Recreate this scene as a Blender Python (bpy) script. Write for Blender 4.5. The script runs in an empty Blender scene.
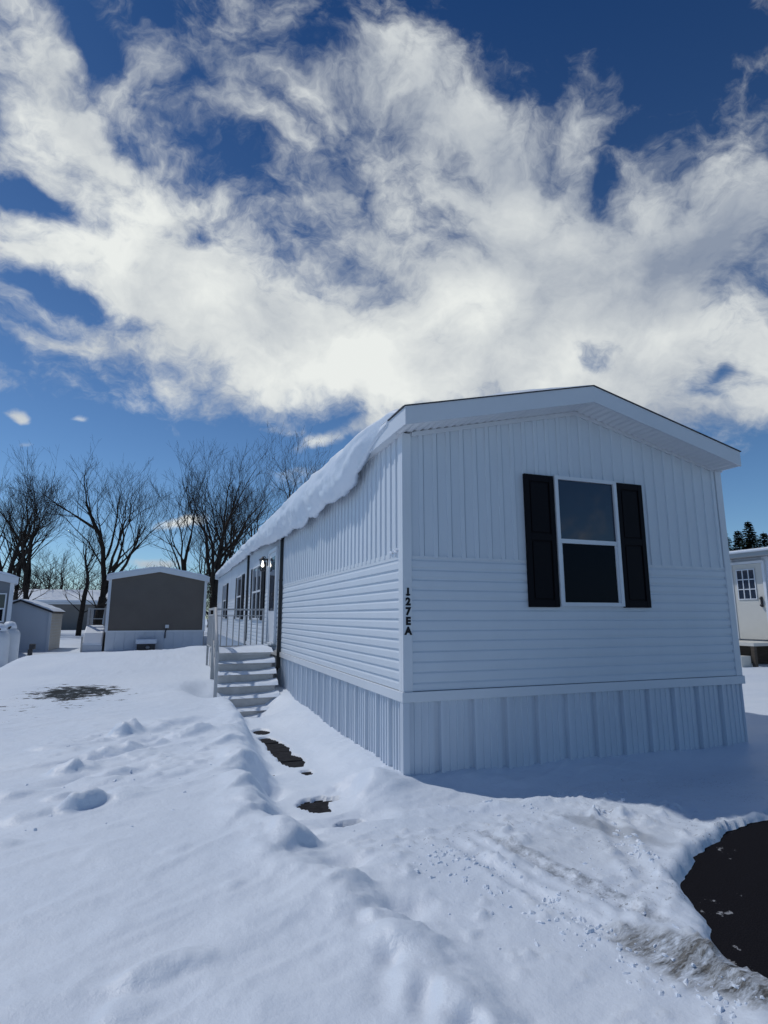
import bpy, bmesh, math, random
import numpy as np
from mathutils import Vector, Matrix
R = math.radians
scene = bpy.context.scene
COL = scene.collection
random.seed(7)

# ------------------------------------------------------------------ camera
cam_d = bpy.data.cameras.new('camera'); cam = bpy.data.objects.new('camera', cam_d); COL.objects.link(cam)
cam.location = (0, 0, 1.343)
cam.rotation_euler = (R(90 + 10.4), 0, R(-20.36))
cam_d.sensor_fit = 'VERTICAL'; cam_d.sensor_height = 24.0
cam_d.lens = 24.0 * 567.0 / 1024.0
cam_d.clip_start = 0.05; cam_d.clip_end = 3000
scene.camera = cam
scene.render.resolution_x = 768; scene.render.resolution_y = 1024

# ------------------------------------------------------------------ sun + exposure
SA, SB = 0.50, 0.42                     # shadow run per metre of height along +X and -Y
sdir = Vector((-SA, SB, 1.0)).normalized()
sun_d = bpy.data.lights.new('sun', 'SUN'); sun_d.energy = 2.6; sun_d.angle = R(1.2); sun_d.color = (1.0, 0.965, 0.91)
sun = bpy.data.objects.new('sun', sun_d); COL.objects.link(sun)
sun.rotation_euler = sdir.to_track_quat('Z', 'Y').to_euler(); sun.location = (0, 0, 30)
vs = scene.view_settings
vs.view_transform = 'Standard'; vs.look = 'None'; vs.gamma = 1.0; vs.exposure = -0.50; vs.use_curve_mapping = False

# ------------------------------------------------------------------ node helpers
class NT:
    def __init__(self, tree): self.t = tree; self.n = tree.nodes; self.l = tree.links
    def new(self, k, **kw):
        n = self.n.new(k)
        for a, v in kw.items(): setattr(n, a, v)
        return n
    def put(self, sock, v):
        if isinstance(v, bpy.types.NodeSocket): self.l.new(v, sock)
        else: sock.default_value = v
    def math(self, op, a, b=None, clamp=False):
        n = self.new('ShaderNodeMath', operation=op, use_clamp=clamp); self.put(n.inputs[0], a)
        if b is not None: self.put(n.inputs[1], b)
        return n.outputs[0]
    def vmath(self, op, a, b=None, scale=None):
        n = self.new('ShaderNodeVectorMath', operation=op); self.put(n.inputs[0], a)
        if b is not None: self.put(n.inputs[1], b)
        if scale is not None: self.put(n.inputs['Scale'], scale)
        return n.outputs['Value'] if op in ('DOT_PRODUCT', 'LENGTH') else n.outputs[0]
    def mapr(self, v, a, b, c=0.0, d=1.0, smooth=False):
        n = self.new('ShaderNodeMapRange'); n.interpolation_type = 'SMOOTHSTEP' if smooth else 'LINEAR'; n.clamp = True
        self.put(n.inputs['Value'], v)
        for s, x in zip(('From Min', 'From Max', 'To Min', 'To Max'), (a, b, c, d)): self.put(n.inputs[s], x)
        return n.outputs['Result']
    def mapping(self, v, loc=(0,0,0), rot=(0,0,0), sc=(1,1,1), kind='POINT'):
        n = self.new('ShaderNodeMapping', vector_type=kind); self.put(n.inputs['Vector'], v)
        for s, x in (('Location', loc), ('Rotation', rot), ('Scale', sc)): n.inputs[s].default_value = x
        return n.outputs[0]
    def noise(self, v, scale, detail=4, rough=0.55, dist=0.0, lac=2.0):
        n = self.new('ShaderNodeTexNoise'); self.put(n.inputs['Vector'], v)
        n.inputs['Scale'].default_value = scale; n.inputs['Detail'].default_value = detail
        n.inputs['Roughness'].default_value = rough; n.inputs['Distortion'].default_value = dist
        n.inputs['Lacunarity'].default_value = lac
        return n.outputs['Fac']
    def mix(self, f, a, b):
        n = self.new('ShaderNodeMix', data_type='RGBA'); self.put(n.inputs[0], f); self.put(n.inputs[6], a); self.put(n.inputs[7], b)
        return n.outputs[2]

# ------------------------------------------------------------------ world: sky with cloud layer
world = bpy.data.worlds.new('World'); scene.world = world; world.use_nodes = True
w = NT(world.node_tree); w.n.clear()
sky = w.new('ShaderNodeTexSky'); sky.sky_type = 'NISHITA'; sky.sun_disc = False
sky.sun_elevation = math.asin(sdir.z); sky.sun_rotation = math.atan2(sdir.x, sdir.y)
sky.altitude = 300; sky.air_density = 1.0; sky.dust_density = 0.3; sky.ozone_density = 4.0
tc = w.new('ShaderNodeTexCoord'); D = tc.outputs['Generated']
AZ, EL = R(20.36), R(30.0)              # the chart of the sky is centred on this compass direction
Cv = (math.sin(AZ)*math.cos(EL), math.cos(AZ)*math.cos(EL), math.sin(EL))
Rv = (math.cos(AZ), -math.sin(AZ), 0.0)
Uv = (-math.sin(AZ)*math.sin(EL), -math.cos(AZ)*math.sin(EL), math.cos(EL))
den = w.math('ADD', w.vmath('DOT_PRODUCT', D, Cv), 1.03)
cu = w.math('DIVIDE', w.math('MULTIPLY', w.vmath('DOT_PRODUCT', D, Rv), 2.0), den)
cv_ = w.math('DIVIDE', w.math('MULTIPLY', w.vmath('DOT_PRODUCT', D, Uv), 2.0), den)
comb = w.new('ShaderNodeCombineXYZ'); w.l.new(cu, comb.inputs[0]); w.l.new(cv_, comb.inputs[1]); P = comb.outputs[0]
# warp the chart so that cloud edges are ragged
wn = w.new('ShaderNodeTexNoise'); w.put(wn.inputs['Vector'], P); wn.inputs['Scale'].default_value = 3.2; wn.inputs['Detail'].default_value = 5; wn.inputs['Roughness'].default_value = 0.6
PW = w.vmath('ADD', P, w.vmath('SCALE', w.vmath('SUBTRACT', wn.outputs['Color'], (0.5,0.5,0.5)), scale=0.20))
PS = w.vmath('ADD', P, w.vmath('SCALE', w.vmath('SUBTRACT', wn.outputs['Color'], (0.5,0.5,0.5)), scale=0.11))
def blobs(tab, start, at=PW):
    acc = start
    for (x, y, rot, sx, sy, wt) in tab:
        q = w.mapping(at, (x, y, 0), (0, 0, rot), (sx, sy, 1), 'TEXTURE')
        acc = w.math('ADD', acc, w.mapr(w.vmath('LENGTH', q), 1.0, 0.0, 0.0, wt, True))
    return acc
# patches of cloud cover and of light/dark cloud: centre, turn, half axes, weight
COVER = [
    (-0.395, 0.113, -0.639, 0.413, 0.282, 0.62),
    (-0.089, -0.031, -0.169, 0.54, 0.221, 0.85),
    (-0.439, 0.281, -0.936, 0.168, 0.108, 0.5),
    (0.181, 0.103, -0.479, 0.436, 0.221, 0.85),
    (0.397, 0.029, 0.366, 0.353, 0.213, 0.85),
    (0.542, -0.103, 0.032, 0.268, 0.138, 0.7),
    (-0.178, 0.27, -0.534, 0.253, 0.113, 0.42),
    (-0.061, 0.329, -0.764, 0.156, 0.091, 0.15),
    (0.306, 0.254, 1.534, 0.114, 0.083, 0.55),
    (0.506, 0.161, 0.551, 0.131, 0.112, 0.45),
    (0.078, -0.095, 0.004, 0.336, 0.098, 0.5),
    (0.419, -0.139, 0.032, 0.298, 0.096, 0.5),
    (0.109, 0.271, -0.444, 0.269, 0.096, 0.45),
    (0.235, 0.371, -0.045, 0.337, 0.051, -0.35),
    (0.329, 0.199, 1.12, 0.076, 0.038, -0.5),
    (0.421, 0.314, -0.071, 0.195, 0.098, -0.5),
    (-0.26, 0.36, 0.048, 0.104, 0.041, -0.2),
    (-0.08, 0.223, -0.998, 0.128, 0.058, -0.25),
    (0.025, 0.139, -0.002, 0.139, 0.082, -0.32),
    (-0.143, 0.265, -0.621, 0.102, 0.03, -0.25),
    (-0.132, 0.089, -0.322, 0.137, 0.088, -0.2),
    (-0.473, -0.259, -0.164, 0.447, 0.141, -1.1),
    (-0.094, -0.222, -0.01, 0.347, 0.055, -0.6),
    (0.582, -0.308, 0.1, 0.22, 0.09, -1.2),
    (-0.151, -0.424, -0.031, 0.892, 0.161, -0.9),
    (0.351, -0.069, 0.013, 0.091, 0.047, -0.5),
    (0.523, -0.112, 0.233, 0.121, 0.071, -0.5),
]
WISPS = [
    (-0.386, 0.327, -1.01, 0.097, 0.037, -0.75),
    (-0.373, 0.239, -0.913, 0.11, 0.037, -0.6),
    (-0.505, 0.155, -0.444, 0.101, 0.036, -0.75),
    (-0.48, 0.015, -0.387, 0.142, 0.042, -0.8),
    (-0.504, -0.051, -0.21, 0.107, 0.021, 0.3),
    (-0.533, 0.083, -0.167, 0.073, 0.023, 0.3),
    (-0.275, 0.106, 0.015, 0.044, 0.025, -0.5),
    (0.513, -0.129, -0.338, 0.044, 0.018, -0.4),
    (0.536, -0.103, 0.85, 0.035, 0.015, -0.4),
    (-0.572, -0.161, -0.571, 0.035, 0.022, 1.3),
    (-0.57, -0.207, -0.272, 0.038, 0.021, 1.2),
    (-0.496, -0.172, -0.047, 0.029, 0.013, 0.8),
    (-0.094, -0.208, 0.25, 0.156, 0.024, 0.9),
    (0.019, -0.193, 0.348, 0.086, 0.031, 0.4),
    (-0.35, -0.33, 0.162, 0.102, 0.031, 1.7),
    (-0.393, -0.41, -0.083, 0.097, 0.024, 1.2),
    (-0.162, -0.198, -0.016, 0.085, 0.02, 0.4),
    (-0.517, -0.44, -0.12, 0.15, 0.037, 0.6),
]
SHADE = [
    (-0.4, 0.086, -0.547, 0.257, 0.195, 0.35),
    (-0.174, -0.095, -0.008, 0.363, 0.097, 0.45),
    (0.01, -0.031, 0.0, 0.248, 0.11, 0.2),
    (-0.496, 0.244, -0.742, 0.12, 0.081, 0.3),
    (0.382, 0.037, 0.265, 0.235, 0.113, -0.42),
    (0.263, 0.169, -0.474, 0.194, 0.062, -0.25),
    (0.068, 0.236, -0.301, 0.263, 0.087, -0.25),
    (0.52, 0.096, 0.365, 0.14, 0.072, -0.28),
    (0.417, -0.123, 0.028, 0.237, 0.064, 0.1),
    (0.139, 0.015, -0.001, 0.144, 0.091, 0.4),
    (0.517, -0.029, 0.411, 0.115, 0.061, 0.35),
    (0.027, -0.137, 0.002, 0.205, 0.05, 0.15),
    (0.483, -0.184, 0.05, 0.231, 0.048, -0.2),
    (-0.465, -0.185, -0.047, 0.176, 0.097, 0.6),
    (-0.117, 0.328, 0.019, 0.277, 0.065, -0.25),
    (-0.354, -0.335, -0.061, 0.147, 0.052, 0.6),
    (0.569, -0.196, 0.063, 0.108, 0.048, 0.2),
    (-0.094, -0.213, -0.01, 0.173, 0.034, 0.3),
]

big = w.noise(P, 2.3, 3, 0.5)
streak = w.noise(w.mapping(PW, (3.1, 0.7, 0), (0, 0, R(38)), (5.0, 9.0, 1)), 1.0, 8, 0.62, 0.25)
fine = w.noise(w.mapping(PW, (1.1, 5.7, 0), (0, 0, R(20)), (1, 1.2, 1)), 16.0, 7, 0.65, 0.1)
base = w.math('ADD', w.math('MULTIPLY', w.math('SUBTRACT', streak, 0.5), 1.5), w.math('MULTIPLY', w.math('SUBTRACT', fine, 0.5), 1.1))
mid = w.noise(w.mapping(PW, (7.3, 2.2, 0), (0, 0, R(30)), (1, 1.5, 1)), 6.5, 8, 0.62, 0.12)
base = w.math('ADD', base, w.math('MULTIPLY', w.math('SUBTRACT', big, 0.5), 0.35))
base = w.math('ADD', base, w.math('MULTIPLY', w.math('SUBTRACT', mid, 0.5), 1.35))
dens = blobs(WISPS, blobs(COVER, w.math('ADD', base, 0.14)), PS)
alpha = w.mapr(dens, 0.08, 0.95, 0.0, 1.0, True)
sepd = w.new('ShaderNodeSeparateXYZ'); w.l.new(D, sepd.inputs[0])
alpha = w.math('MULTIPLY', alpha, w.mapr(sepd.outputs[2], -0.02, 0.05))
# light and dark in the clouds
lum = blobs(SHADE, w.math('ADD', w.math('MULTIPLY', w.math('SUBTRACT', w.noise(PW, 4.5, 6, 0.55), 0.5), 1.5), 0.52), PS)
lum = w.math('ADD', lum, w.math('MULTIPLY', w.math('SUBTRACT', mid, 0.5), 0.9))
lum = w.math('ADD', lum, w.math('MULTIPLY', w.math('SUBTRACT', fine, 0.5), 0.35), clamp=True)
ccol = w.mix(lum, (3.6, 4.3, 5.6, 1), (11.6, 12.0, 11.7, 1))
skyc = w.new('ShaderNodeMix', data_type='RGBA', blend_type='MULTIPLY'); skyc.inputs[0].default_value = 1.0
w.l.new(sky.outputs[0], skyc.inputs[6])
tint = w.mix(w.mapr(sepd.outputs[2], 0.0, 0.85), (1.02, 1.28, 1.45, 1), (0.13, 0.36, 0.64, 1))
w.l.new(tint, skyc.inputs[7])
fin = w.mix(alpha, skyc.outputs[2], ccol)
bg = w.new('ShaderNodeBackground'); w.l.new(fin, bg.inputs[0]); bg.inputs[1].default_value = 0.10
wo = w.new('ShaderNodeOutputWorld'); w.l.new(bg.outputs[0], wo.inputs[0])

# ------------------------------------------------------------------ object helpers
def tag(o, label=None, cat=None, group=None, kind=None):
    if label: o['label'] = label
    if cat: o['category'] = cat
    if group: o['group'] = group
    if kind: o['kind'] = kind
    return o
def empty(name, loc, label, cat, group=None, rz=0):
    o = bpy.data.objects.new(name, None); COL.objects.link(o); o.location = loc; o.rotation_euler.z = rz
    o.empty_display_size = 0.2
    return tag(o, label, cat, group)
class MB:
    """collects shapes (world coordinates) and links them as ONE mesh object"""
    def __init__(s): s.v = []; s.f = []; s.sm = []
    def add(s, vs_, fs, smooth=False):
        b = len(s.v); s.v += [tuple(q) for q in vs_]; s.f += [tuple(b+i for i in q) for q in fs]; s.sm += [smooth]*len(fs)
    def box(s, x0, x1, y0, y1, z0, z1):
        s.add([(x0,y0,z0),(x1,y0,z0),(x1,y1,z0),(x0,y1,z0),(x0,y0,z1),(x1,y0,z1),(x1,y1,z1),(x0,y1,z1)],
              [(0,3,2,1),(4,5,6,7),(0,1,5,4),(1,2,6,5),(2,3,7,6),(3,0,4,7)])
    def prism(s, poly, axis, a, b):
        """poly: 2D points; axis 'x','y','z' is the extrusion axis"""
        n = len(poly)
        def mk(p, c):
            return {'x': (c, p[0], p[1]), 'y': (p[0], c, p[1]), 'z': (p[0], p[1], c)}[axis]
        s.add([mk(p, a) for p in poly] + [mk(p, b) for p in poly],
              [tuple(range(n))[::-1], tuple(range(n, 2*n))] + [(i, (i+1) % n, n+(i+1) % n, n+i) for i in range(n)])
    def tube(s, pts, rads, sides=6, caps=True):
        pts = [Vector(p) for p in pts]; n = len(pts); vs_ = []; fs = []
        up = Vector((0, 0, 1))
        for i, p in enumerate(pts):
            d = (pts[min(i+1, n-1)] - pts[max(i-1, 0)]).normalized()
            a = d.cross(up if abs(d.z) < 0.95 else Vector((1, 0, 0))).normalized(); b = d.cross(a)
            r = rads[i] if isinstance(rads, (list, tuple)) else rads
            for k in range(sides):
                t = 2*math.pi*k/sides; vs_.append(p + a*(r*math.cos(t)) + b*(r*math.sin(t)))
        for i in range(n-1):
            for k in range(sides):
                fs.append((i*sides+k, i*sides+(k+1) % sides, (i+1)*sides+(k+1) % sides, (i+1)*sides+k))
        if caps: fs += [tuple(range(sides))[::-1], tuple((n-1)*sides+k for k in range(sides))]
        s.add(vs_, fs, True)
    def lathe(s, cx, cy, prof, sides=28):
        vs_ = []; fs = []
        for (r, z) in prof:
            for k in range(sides):
                t = 2*math.pi*k/sides; vs_.append((cx+r*math.cos(t), cy+r*math.sin(t), z))
        for i in range(len(prof)-1):
            for k in range(sides):
                fs.append((i*sides+k, i*sides+(k+1) % sides, (i+1)*sides+(k+1) % sides, (i+1)*sides+k))
        fs += [tuple(range(sides))[::-1], tuple((len(prof)-1)*sides+k for k in range(sides))]
        s.add(vs_, fs, True)
    def build(s, name, m, parent=None, bevel=0.0):
        me = bpy.data.meshes.new(name); me.from_pydata(s.v, [], s.f); me.validate()
        if any(s.sm):
            me.polygons.foreach_set('use_smooth', [x for x in s.sm][:len(me.polygons)] if len(s.sm) == len(me.polygons) else [True]*len(me.polygons))
        if m: me.materials.append(m)
        o = bpy.data.objects.new(name, me); COL.objects.link(o)
        if parent is not None:
            o.parent = parent
            bpy.context.view_layer.update()
            o.matrix_parent_inverse = parent.matrix_world.inverted()
        if bevel > 0:
            b = o.modifiers.new('bevel', 'BEVEL'); b.width = bevel; b.segments = 2; b.limit_method = 'ANGLE'; b.angle_limit = R(50)
        return o
def grid_obj(name, X, Y, Z, m, parent=None, mat_index=None, mats=None):
    """X,Y,Z arrays (ny,nx)"""
    ny, nx = X.shape
    co = np.stack([X, Y, Z], -1).reshape(-1, 3).astype(np.float32)
    i = np.arange(ny*nx).reshape(ny, nx)
    q = np.stack([i[:-1,:-1], i[:-1,1:], i[1:,1:], i[1:,:-1]], -1).reshape(-1, 4)
    me = bpy.data.meshes.new(name)
    me.vertices.add(len(co)); me.vertices.foreach_set('co', co.ravel())
    me.loops.add(q.size); me.loops.foreach_set('vertex_index', q.ravel().astype(np.int32))
    me.polygons.add(len(q)); me.polygons.foreach_set('loop_start', (np.arange(len(q))*4).astype(np.int32))
    me.polygons.foreach_set('loop_total', np.full(len(q), 4, np.int32))
    me.polygons.foreach_set('use_smooth', np.ones(len(q), bool))
    me.update(calc_edges=True); me.validate()
    me.materials.append(m)
    o = bpy.data.objects.new(name, me); COL.objects.link(o)
    if parent is not None:
        o.parent = parent; bpy.context.view_layer.update(); o.matrix_parent_inverse = parent.matrix_world.inverted()
    return o

# ------------------------------------------------------------------ materials
def mat(name, col, rough=0.6, spec=0.4, metal=0.0, var=0.0, vscale=3.0, bump=0.0, bscale=60.0, stretch=(1,1,1), col2=None):
    m = bpy.data.materials.new(name); m.use_nodes = True; t = NT(m.node_tree)
    p = t.n['Principled BSDF']; c4 = (*col, 1)
    p.inputs['Roughness'].default_value = rough; p.inputs['Specular IOR Level'].default_value = spec; p.inputs['Metallic'].default_value = metal
    tcn = t.new('ShaderNodeTexCoord').outputs['Object']
    if var > 0:
        f = t.noise(t.mapping(tcn, sc=stretch), vscale, 6, 0.6)
        c2 = (*col2, 1) if col2 else tuple(max(0, c*(1-var)) for c in col) + (1,)
        t.l.new(t.mix(t.mapr(f, 0.35, 0.7), c4, c2), p.inputs['Base Color'])
        t.l.new(t.mapr(f, 0.3, 0.7, rough-0.06, rough+0.08), p.inputs['Roughness'])
    else: p.inputs['Base Color'].default_value = c4
    if bump > 0:
        b = t.new('ShaderNodeBump'); b.inputs['Strength'].default_value = 0.6; b.inputs['Distance'].default_value = bump
        t.l.new(t.noise(t.mapping(tcn, sc=stretch), bscale, 4, 0.6), b.inputs['Height']); t.l.new(b.outputs[0], p.inputs['Normal'])
    return m
VINYL = mat('white_vinyl', (0.66, 0.725, 0.80), 0.42, 0.45, var=0.07, vscale=1.3, bump=0.0006, bscale=35, stretch=(1,1,0.25))
SKIRT = mat('white_skirting', (0.62, 0.69, 0.78), 0.38, 0.45, var=0.10, vscale=1.6, stretch=(1,1,0.4))
TRIM = mat('white_trim', (0.69, 0.74, 0.80), 0.35, 0.5, var=0.05, vscale=2.0)
SOFFIT = mat('soffit', (0.74, 0.78, 0.82), 0.5, 0.4)
BLACK = mat('shutter_black', (0.005, 0.005, 0.008), 0.6, 0.12, bump=0.0006, bscale=40, stretch=(6,6,0.6))
DSP = mat('downspout_black', (0.012, 0.013, 0.016), 0.4, 0.5)
SHINGLE = mat('roof_edge', (0.09, 0.10, 0.12), 0.9, 0.2, var=0.4, vscale=20)
def glass(name, base, rough):
    m = bpy.data.materials.new(name); m.use_nodes = True; t = NT(m.node_tree); p = t.n['Principled BSDF']
    p.inputs['Base Color'].default_value = (*base, 1); p.inputs['Roughness'].default_value = rough
    p.inputs['Specular IOR Level'].default_value = 0.55; p.inputs['IOR'].default_value = 1.52
    b = t.new('ShaderNodeBump'); b.inputs['Strength'].default_value = 0.15; b.inputs['Distance'].default_value = 0.01
    t.l.new(t.noise(t.new('ShaderNodeTexCoord').outputs['Object'], 1.6, 1, 0.4), b.inputs['Height']); t.l.new(b.outputs[0], p.inputs['Normal'])
    return m
GLASS = glass('window_glass', (0.018, 0.030, 0.055), 0.03)
SCREEN = glass('screened_glass', (0.005, 0.008, 0.014), 0.22)
SCREEN.node_tree.nodes['Principled BSDF'].inputs['Specular IOR Level'].default_value = 0.05
PRECAST = mat('precast_step', (0.56, 0.555, 0.54), 0.8, 0.3, var=0.22, vscale=5, bump=0.002, bscale=45)
RAIL = mat('rail_metal', (0.45, 0.46, 0.47), 0.45, 0.5, var=0.15, vscale=8)
BARK = mat('bark', (0.045, 0.038, 0.034), 0.95, 0.1, var=0.5, vscale=9)
GREYSIDE = mat('grey_vinyl', (0.175, 0.155, 0.138), 0.55, 0.3, var=0.1, vscale=1.2)
GREYSIDE2 = mat('slate_vinyl', (0.22, 0.24, 0.27), 0.55, 0.3, var=0.1, vscale=1.2)
TAUPE = mat('taupe_vinyl', (0.20, 0.195, 0.19), 0.6, 0.3, var=0.1, vscale=0.6)
PANELW = mat('white_panel', (0.62, 0.68, 0.76), 0.5, 0.35, var=0.08, vscale=1.2)
CREAM = mat('cream_door', (0.62, 0.62, 0.58), 0.45, 0.4, var=0.05, vscale=3)
TANK = mat('tank_paint', (0.66, 0.71, 0.76), 0.35, 0.5, var=0.10, vscale=3)
METAL = mat('dark_metal', (0.03, 0.03, 0.035), 0.5, 0.5)
GALV = mat('galvanised', (0.35, 0.36, 0.37), 0.4, 0.5, metal=0.6)
LETTER = mat('letter_black', (0.008, 0.008, 0.012), 0.5, 0.3)
NEEDLE = mat('spruce_needles', (0.018, 0.030, 0.016), 0.9, 0.1, var=0.4, vscale=4)
WOOD = mat('weathered_wood', (0.10, 0.085, 0.07), 0.9, 0.2, var=0.3, vscale=6, stretch=(1,1,6))
def snowmat(name, ground=False):
    m = bpy.data.materials.new(name); m.use_nodes = True; t = NT(m.node_tree); p = t.n['Principled BSDF']
    tcn = t.new('ShaderNodeTexCoord').outputs['Object']
    f = t.noise(tcn, 0.8, 5, 0.55)
    colr = t.mix(t.mapr(f, 0.3, 0.7), (0.73, 0.80, 0.89, 1), (0.65, 0.73, 0.84, 1))
    p.inputs['Roughness'].default_value = 0.48; p.inputs['Specular IOR Level'].default_value = 0.7
    h = t.math('ADD', t.math('MULTIPLY', t.noise(tcn, 14, 6, 0.62), 0.7), t.math('MULTIPLY', t.noise(tcn, 160, 3, 0.6), 0.07))
    if ground:
        sep = t.new('ShaderNodeSeparateXYZ'); t.l.new(tcn, sep.inputs[0]); X, Y = sep.outputs[0], sep.outputs[1]
        def spot(cx, cy, rot, sx, sy, a=1.0, b=0.55):
            q = t.mapping(tcn, (cx, cy, 0), (0, 0, rot), (sx, sy, 1000), 'TEXTURE')
            q = t.vmath('ADD', q, t.vmath('SCALE', t.vmath('SUBTRACT', NC, (0.5,0.5,0.5)), scale=0.9))
            q = t.vmath('MULTIPLY', q, (1, 1, 0))
            return t.mapr(t.vmath('LENGTH', q), a, b, 0, 1, True)
        nn = t.new('ShaderNodeTexNoise'); t.l.new(tcn, nn.inputs['Vector']); nn.inputs['Scale'].default_value = 3.5; nn.inputs['Detail'].default_value = 6; NC = nn.outputs['Color']
        # grit thrown by the plough, tyre marks and the bare turf
        grit = t.noise(tcn, 42, 4, 0.72)
        gm = t.math('MULTIPLY', t.mapr(grit, 0.60, 0.65), t.mapr(t.noise(tcn, 2.2, 4, 0.6), 0.46, 0.62))
        gz = t.math('ADD', spot(2.6, 3.15, R(-12), 1.7, 0.75), spot(2.2, 2.5, R(-52), 1.3, 0.35), clamp=True)
        gz = t.math('ADD', gz, spot(4.2, 3.9, 0, 1.6, 0.8), clamp=True)
        colr = t.mix(t.math('MULTIPLY', t.math('MULTIPLY', gm, gz), 0.75), colr, (0.07, 0.07, 0.08, 1))
        tk = t.math('MULTIPLY', t.math('MULTIPLY', spot(2.08, 2.82, R(-79), 0.80, 0.075), t.mapr(t.noise(tcn, 11, 6, 0.7), 0.40, 0.62)), 0.75)
        colr = t.mix(tk, colr, (0.13, 0.15, 0.18, 1))
        tk2 = t.math('MULTIPLY', spot(2.75, 3.25, R(-70), 0.5, 0.13), 0.45)
        colr = t.mix(tk2, colr, (0.16, 0.18, 0.21, 1))
        tb = t.math('MULTIPLY', spot(2.5, 3.1, R(10), 0.8, 0.35), 0.13)
        colr = t.mix(tb, colr, (0.45, 0.46, 0.45, 1))
        # dirty ice along the drive
        di = t.math('MULTIPLY', spot(2.11, 1.84, R(-68), 0.58, 0.20, 1.0, 0.55), t.mapr(t.noise(t.mapping(tcn, (0,0,0), (0,0,R(60)), (9, 34, 20)), 1.0, 7, 0.72), 0.38, 0.60))
        dn = t.noise(t.mapping(tcn, (0,0,0), (0,0,R(60)), (14, 55, 20)), 1.0, 6, 0.7)
        dcol = t.mix(t.mapr(dn, 0.35, 0.65), (0.05, 0.05, 0.05, 1), (0.27, 0.27, 0.26, 1))
        colr = t.mix(di, colr, dcol)
        h = t.math('ADD', h, t.math('MULTIPLY', t.math('MULTIPLY', dn, di), 1.2))
        # bare turf on the far left
        gp = spot(-1.2, 9.75, R(22), 0.95, 1.0, 1.0, 0.3)
        gp2 = spot(-1.3, 8.9, R(20), 1.7, 1.6, 1.0, 0.2)
        gn = t.noise(t.mapping(tcn, sc=(1.0, 1.7, 1)), 6, 8, 0.75)
        cov = t.math('ADD', t.math('MULTIPLY', gp, 0.20), t.math('MULTIPLY', gp2, 0.09))
        gmask = t.math('MULTIPLY', t.mapr(t.math('ADD', gn, cov), 0.67, 0.71), t.mapr(gp2, 0.0, 0.1))
        colr = t.mix(gmask, colr, (0.016, 0.017, 0.014, 1))
        dark = t.math('ADD', t.math('ADD', gmask, di), tk, clamp=True)
        t.l.new(t.mapr(dark, 0, 1, 0.7, 0.08), p.inputs['Specular IOR Level'])
    t.l.new(colr, p.inputs['Base Color'])
    b = t.new('ShaderNodeBump'); b.inputs['Strength'].default_value = 0.6; b.inputs['Distance'].default_value = 0.020
    t.l.new(h, b.inputs['Height']); t.l.new(b.outputs[0], p.inputs['Normal'])
    return m
SNOWG = snowmat('snow_ground', True)
SNOW = snowmat('snow')
m = bpy.data.materials.new('asphalt'); m.use_nodes = True; t = NT(m.node_tree); p = t.n['Principled BSDF']
tcn = t.new('ShaderNodeTexCoord').outputs['Object']
ca = t.mix(t.mapr(t.noise(tcn, 160, 3, 0.7), 0.35, 0.7), (0.006, 0.006, 0.009, 1), (0.022, 0.021, 0.024, 1))
ca = t.mix(t.mapr(t.noise(tcn, 4.5, 6, 0.72), 0.635, 0.66), ca, (0.30, 0.31, 0.33, 1))
t.l.new(ca, p.inputs['Base Color']); p.inputs['Roughness'].default_value = 0.95; p.inputs['Specular IOR Level'].default_value = 0.05
b = t.new('ShaderNodeBump'); b.inputs['Strength'].default_value = 0.6; b.inputs['Distance'].default_value = 0.006
t.l.new(t.noise(tcn, 130, 3, 0.7), b.inputs['Height']); t.l.new(b.outputs[0], p.inputs['Normal'])
ASPHALT = m
PAVER = mat('paver', (0.022, 0.022, 0.026), 0.85, 0.15, var=0.5, vscale=14, bump=0.004, bscale=80)

# ------------------------------------------------------------------ numpy noise for the terrain
def vnoise(x, y, seed=0):
    xi = np.floor(x).astype(np.int64); yi = np.floor(y).astype(np.int64); fx = x-xi; fy = y-yi
    fx = fx*fx*(3-2*fx); fy = fy*fy*(3-2*fy)
    def h(a, b):
        n = (a*374761393 + b*668265263 + seed*982451653) & 0xFFFFFFFF
        n = ((n ^ (n >> 13)) * 1274126177) & 0xFFFFFFFF
        return ((n ^ (n >> 16)) & 0xFFFF) / 65535.0
    return (h(xi,yi)*(1-fx)+h(xi+1,yi)*fx)*(1-fy) + (h(xi,yi+1)*(1-fx)+h(xi+1,yi+1)*fx)*fy
def fbm(x, y, sc, oct=4, seed=0, rough=0.5):
    a = 1.0; s = 0; tot = 0
    for k in range(oct):
        s = s + a*(vnoise(x*sc, y*sc, seed+k*17)-0.5); tot += a; a *= rough; sc *= 2.03
    return s/tot*2
def ss(a, b, v):
    t_ = np.clip((v-a)/(b-a), 0, 1); return t_*t_*(3-2*t_)
def gau(x, y, cx, cy, sx, sy, rot=0, pw=2.0):
    c, s = math.cos(rot), math.sin(rot); dx = x-cx; dy = y-cy
    u = (dx*c+dy*s)/sx; v = (-dx*s+dy*c)/sy
    return np.exp(-(u*u+v*v)**(pw/2))

def seg_axis(lo, f0, f1, hi, step, grow=1.09, mx=6.0):
    a = list(np.arange(f0, f1+1e-6, step)); d = step; v = a[-1]
    while v < hi: d = min(d*grow, mx); v += d; a.append(v)
    d = step; v = a[0]; pre = []
    while v > lo: d = min(d*grow, mx); v -= d; pre.append(v)
    return np.array(pre[::-1]+a)

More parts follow.
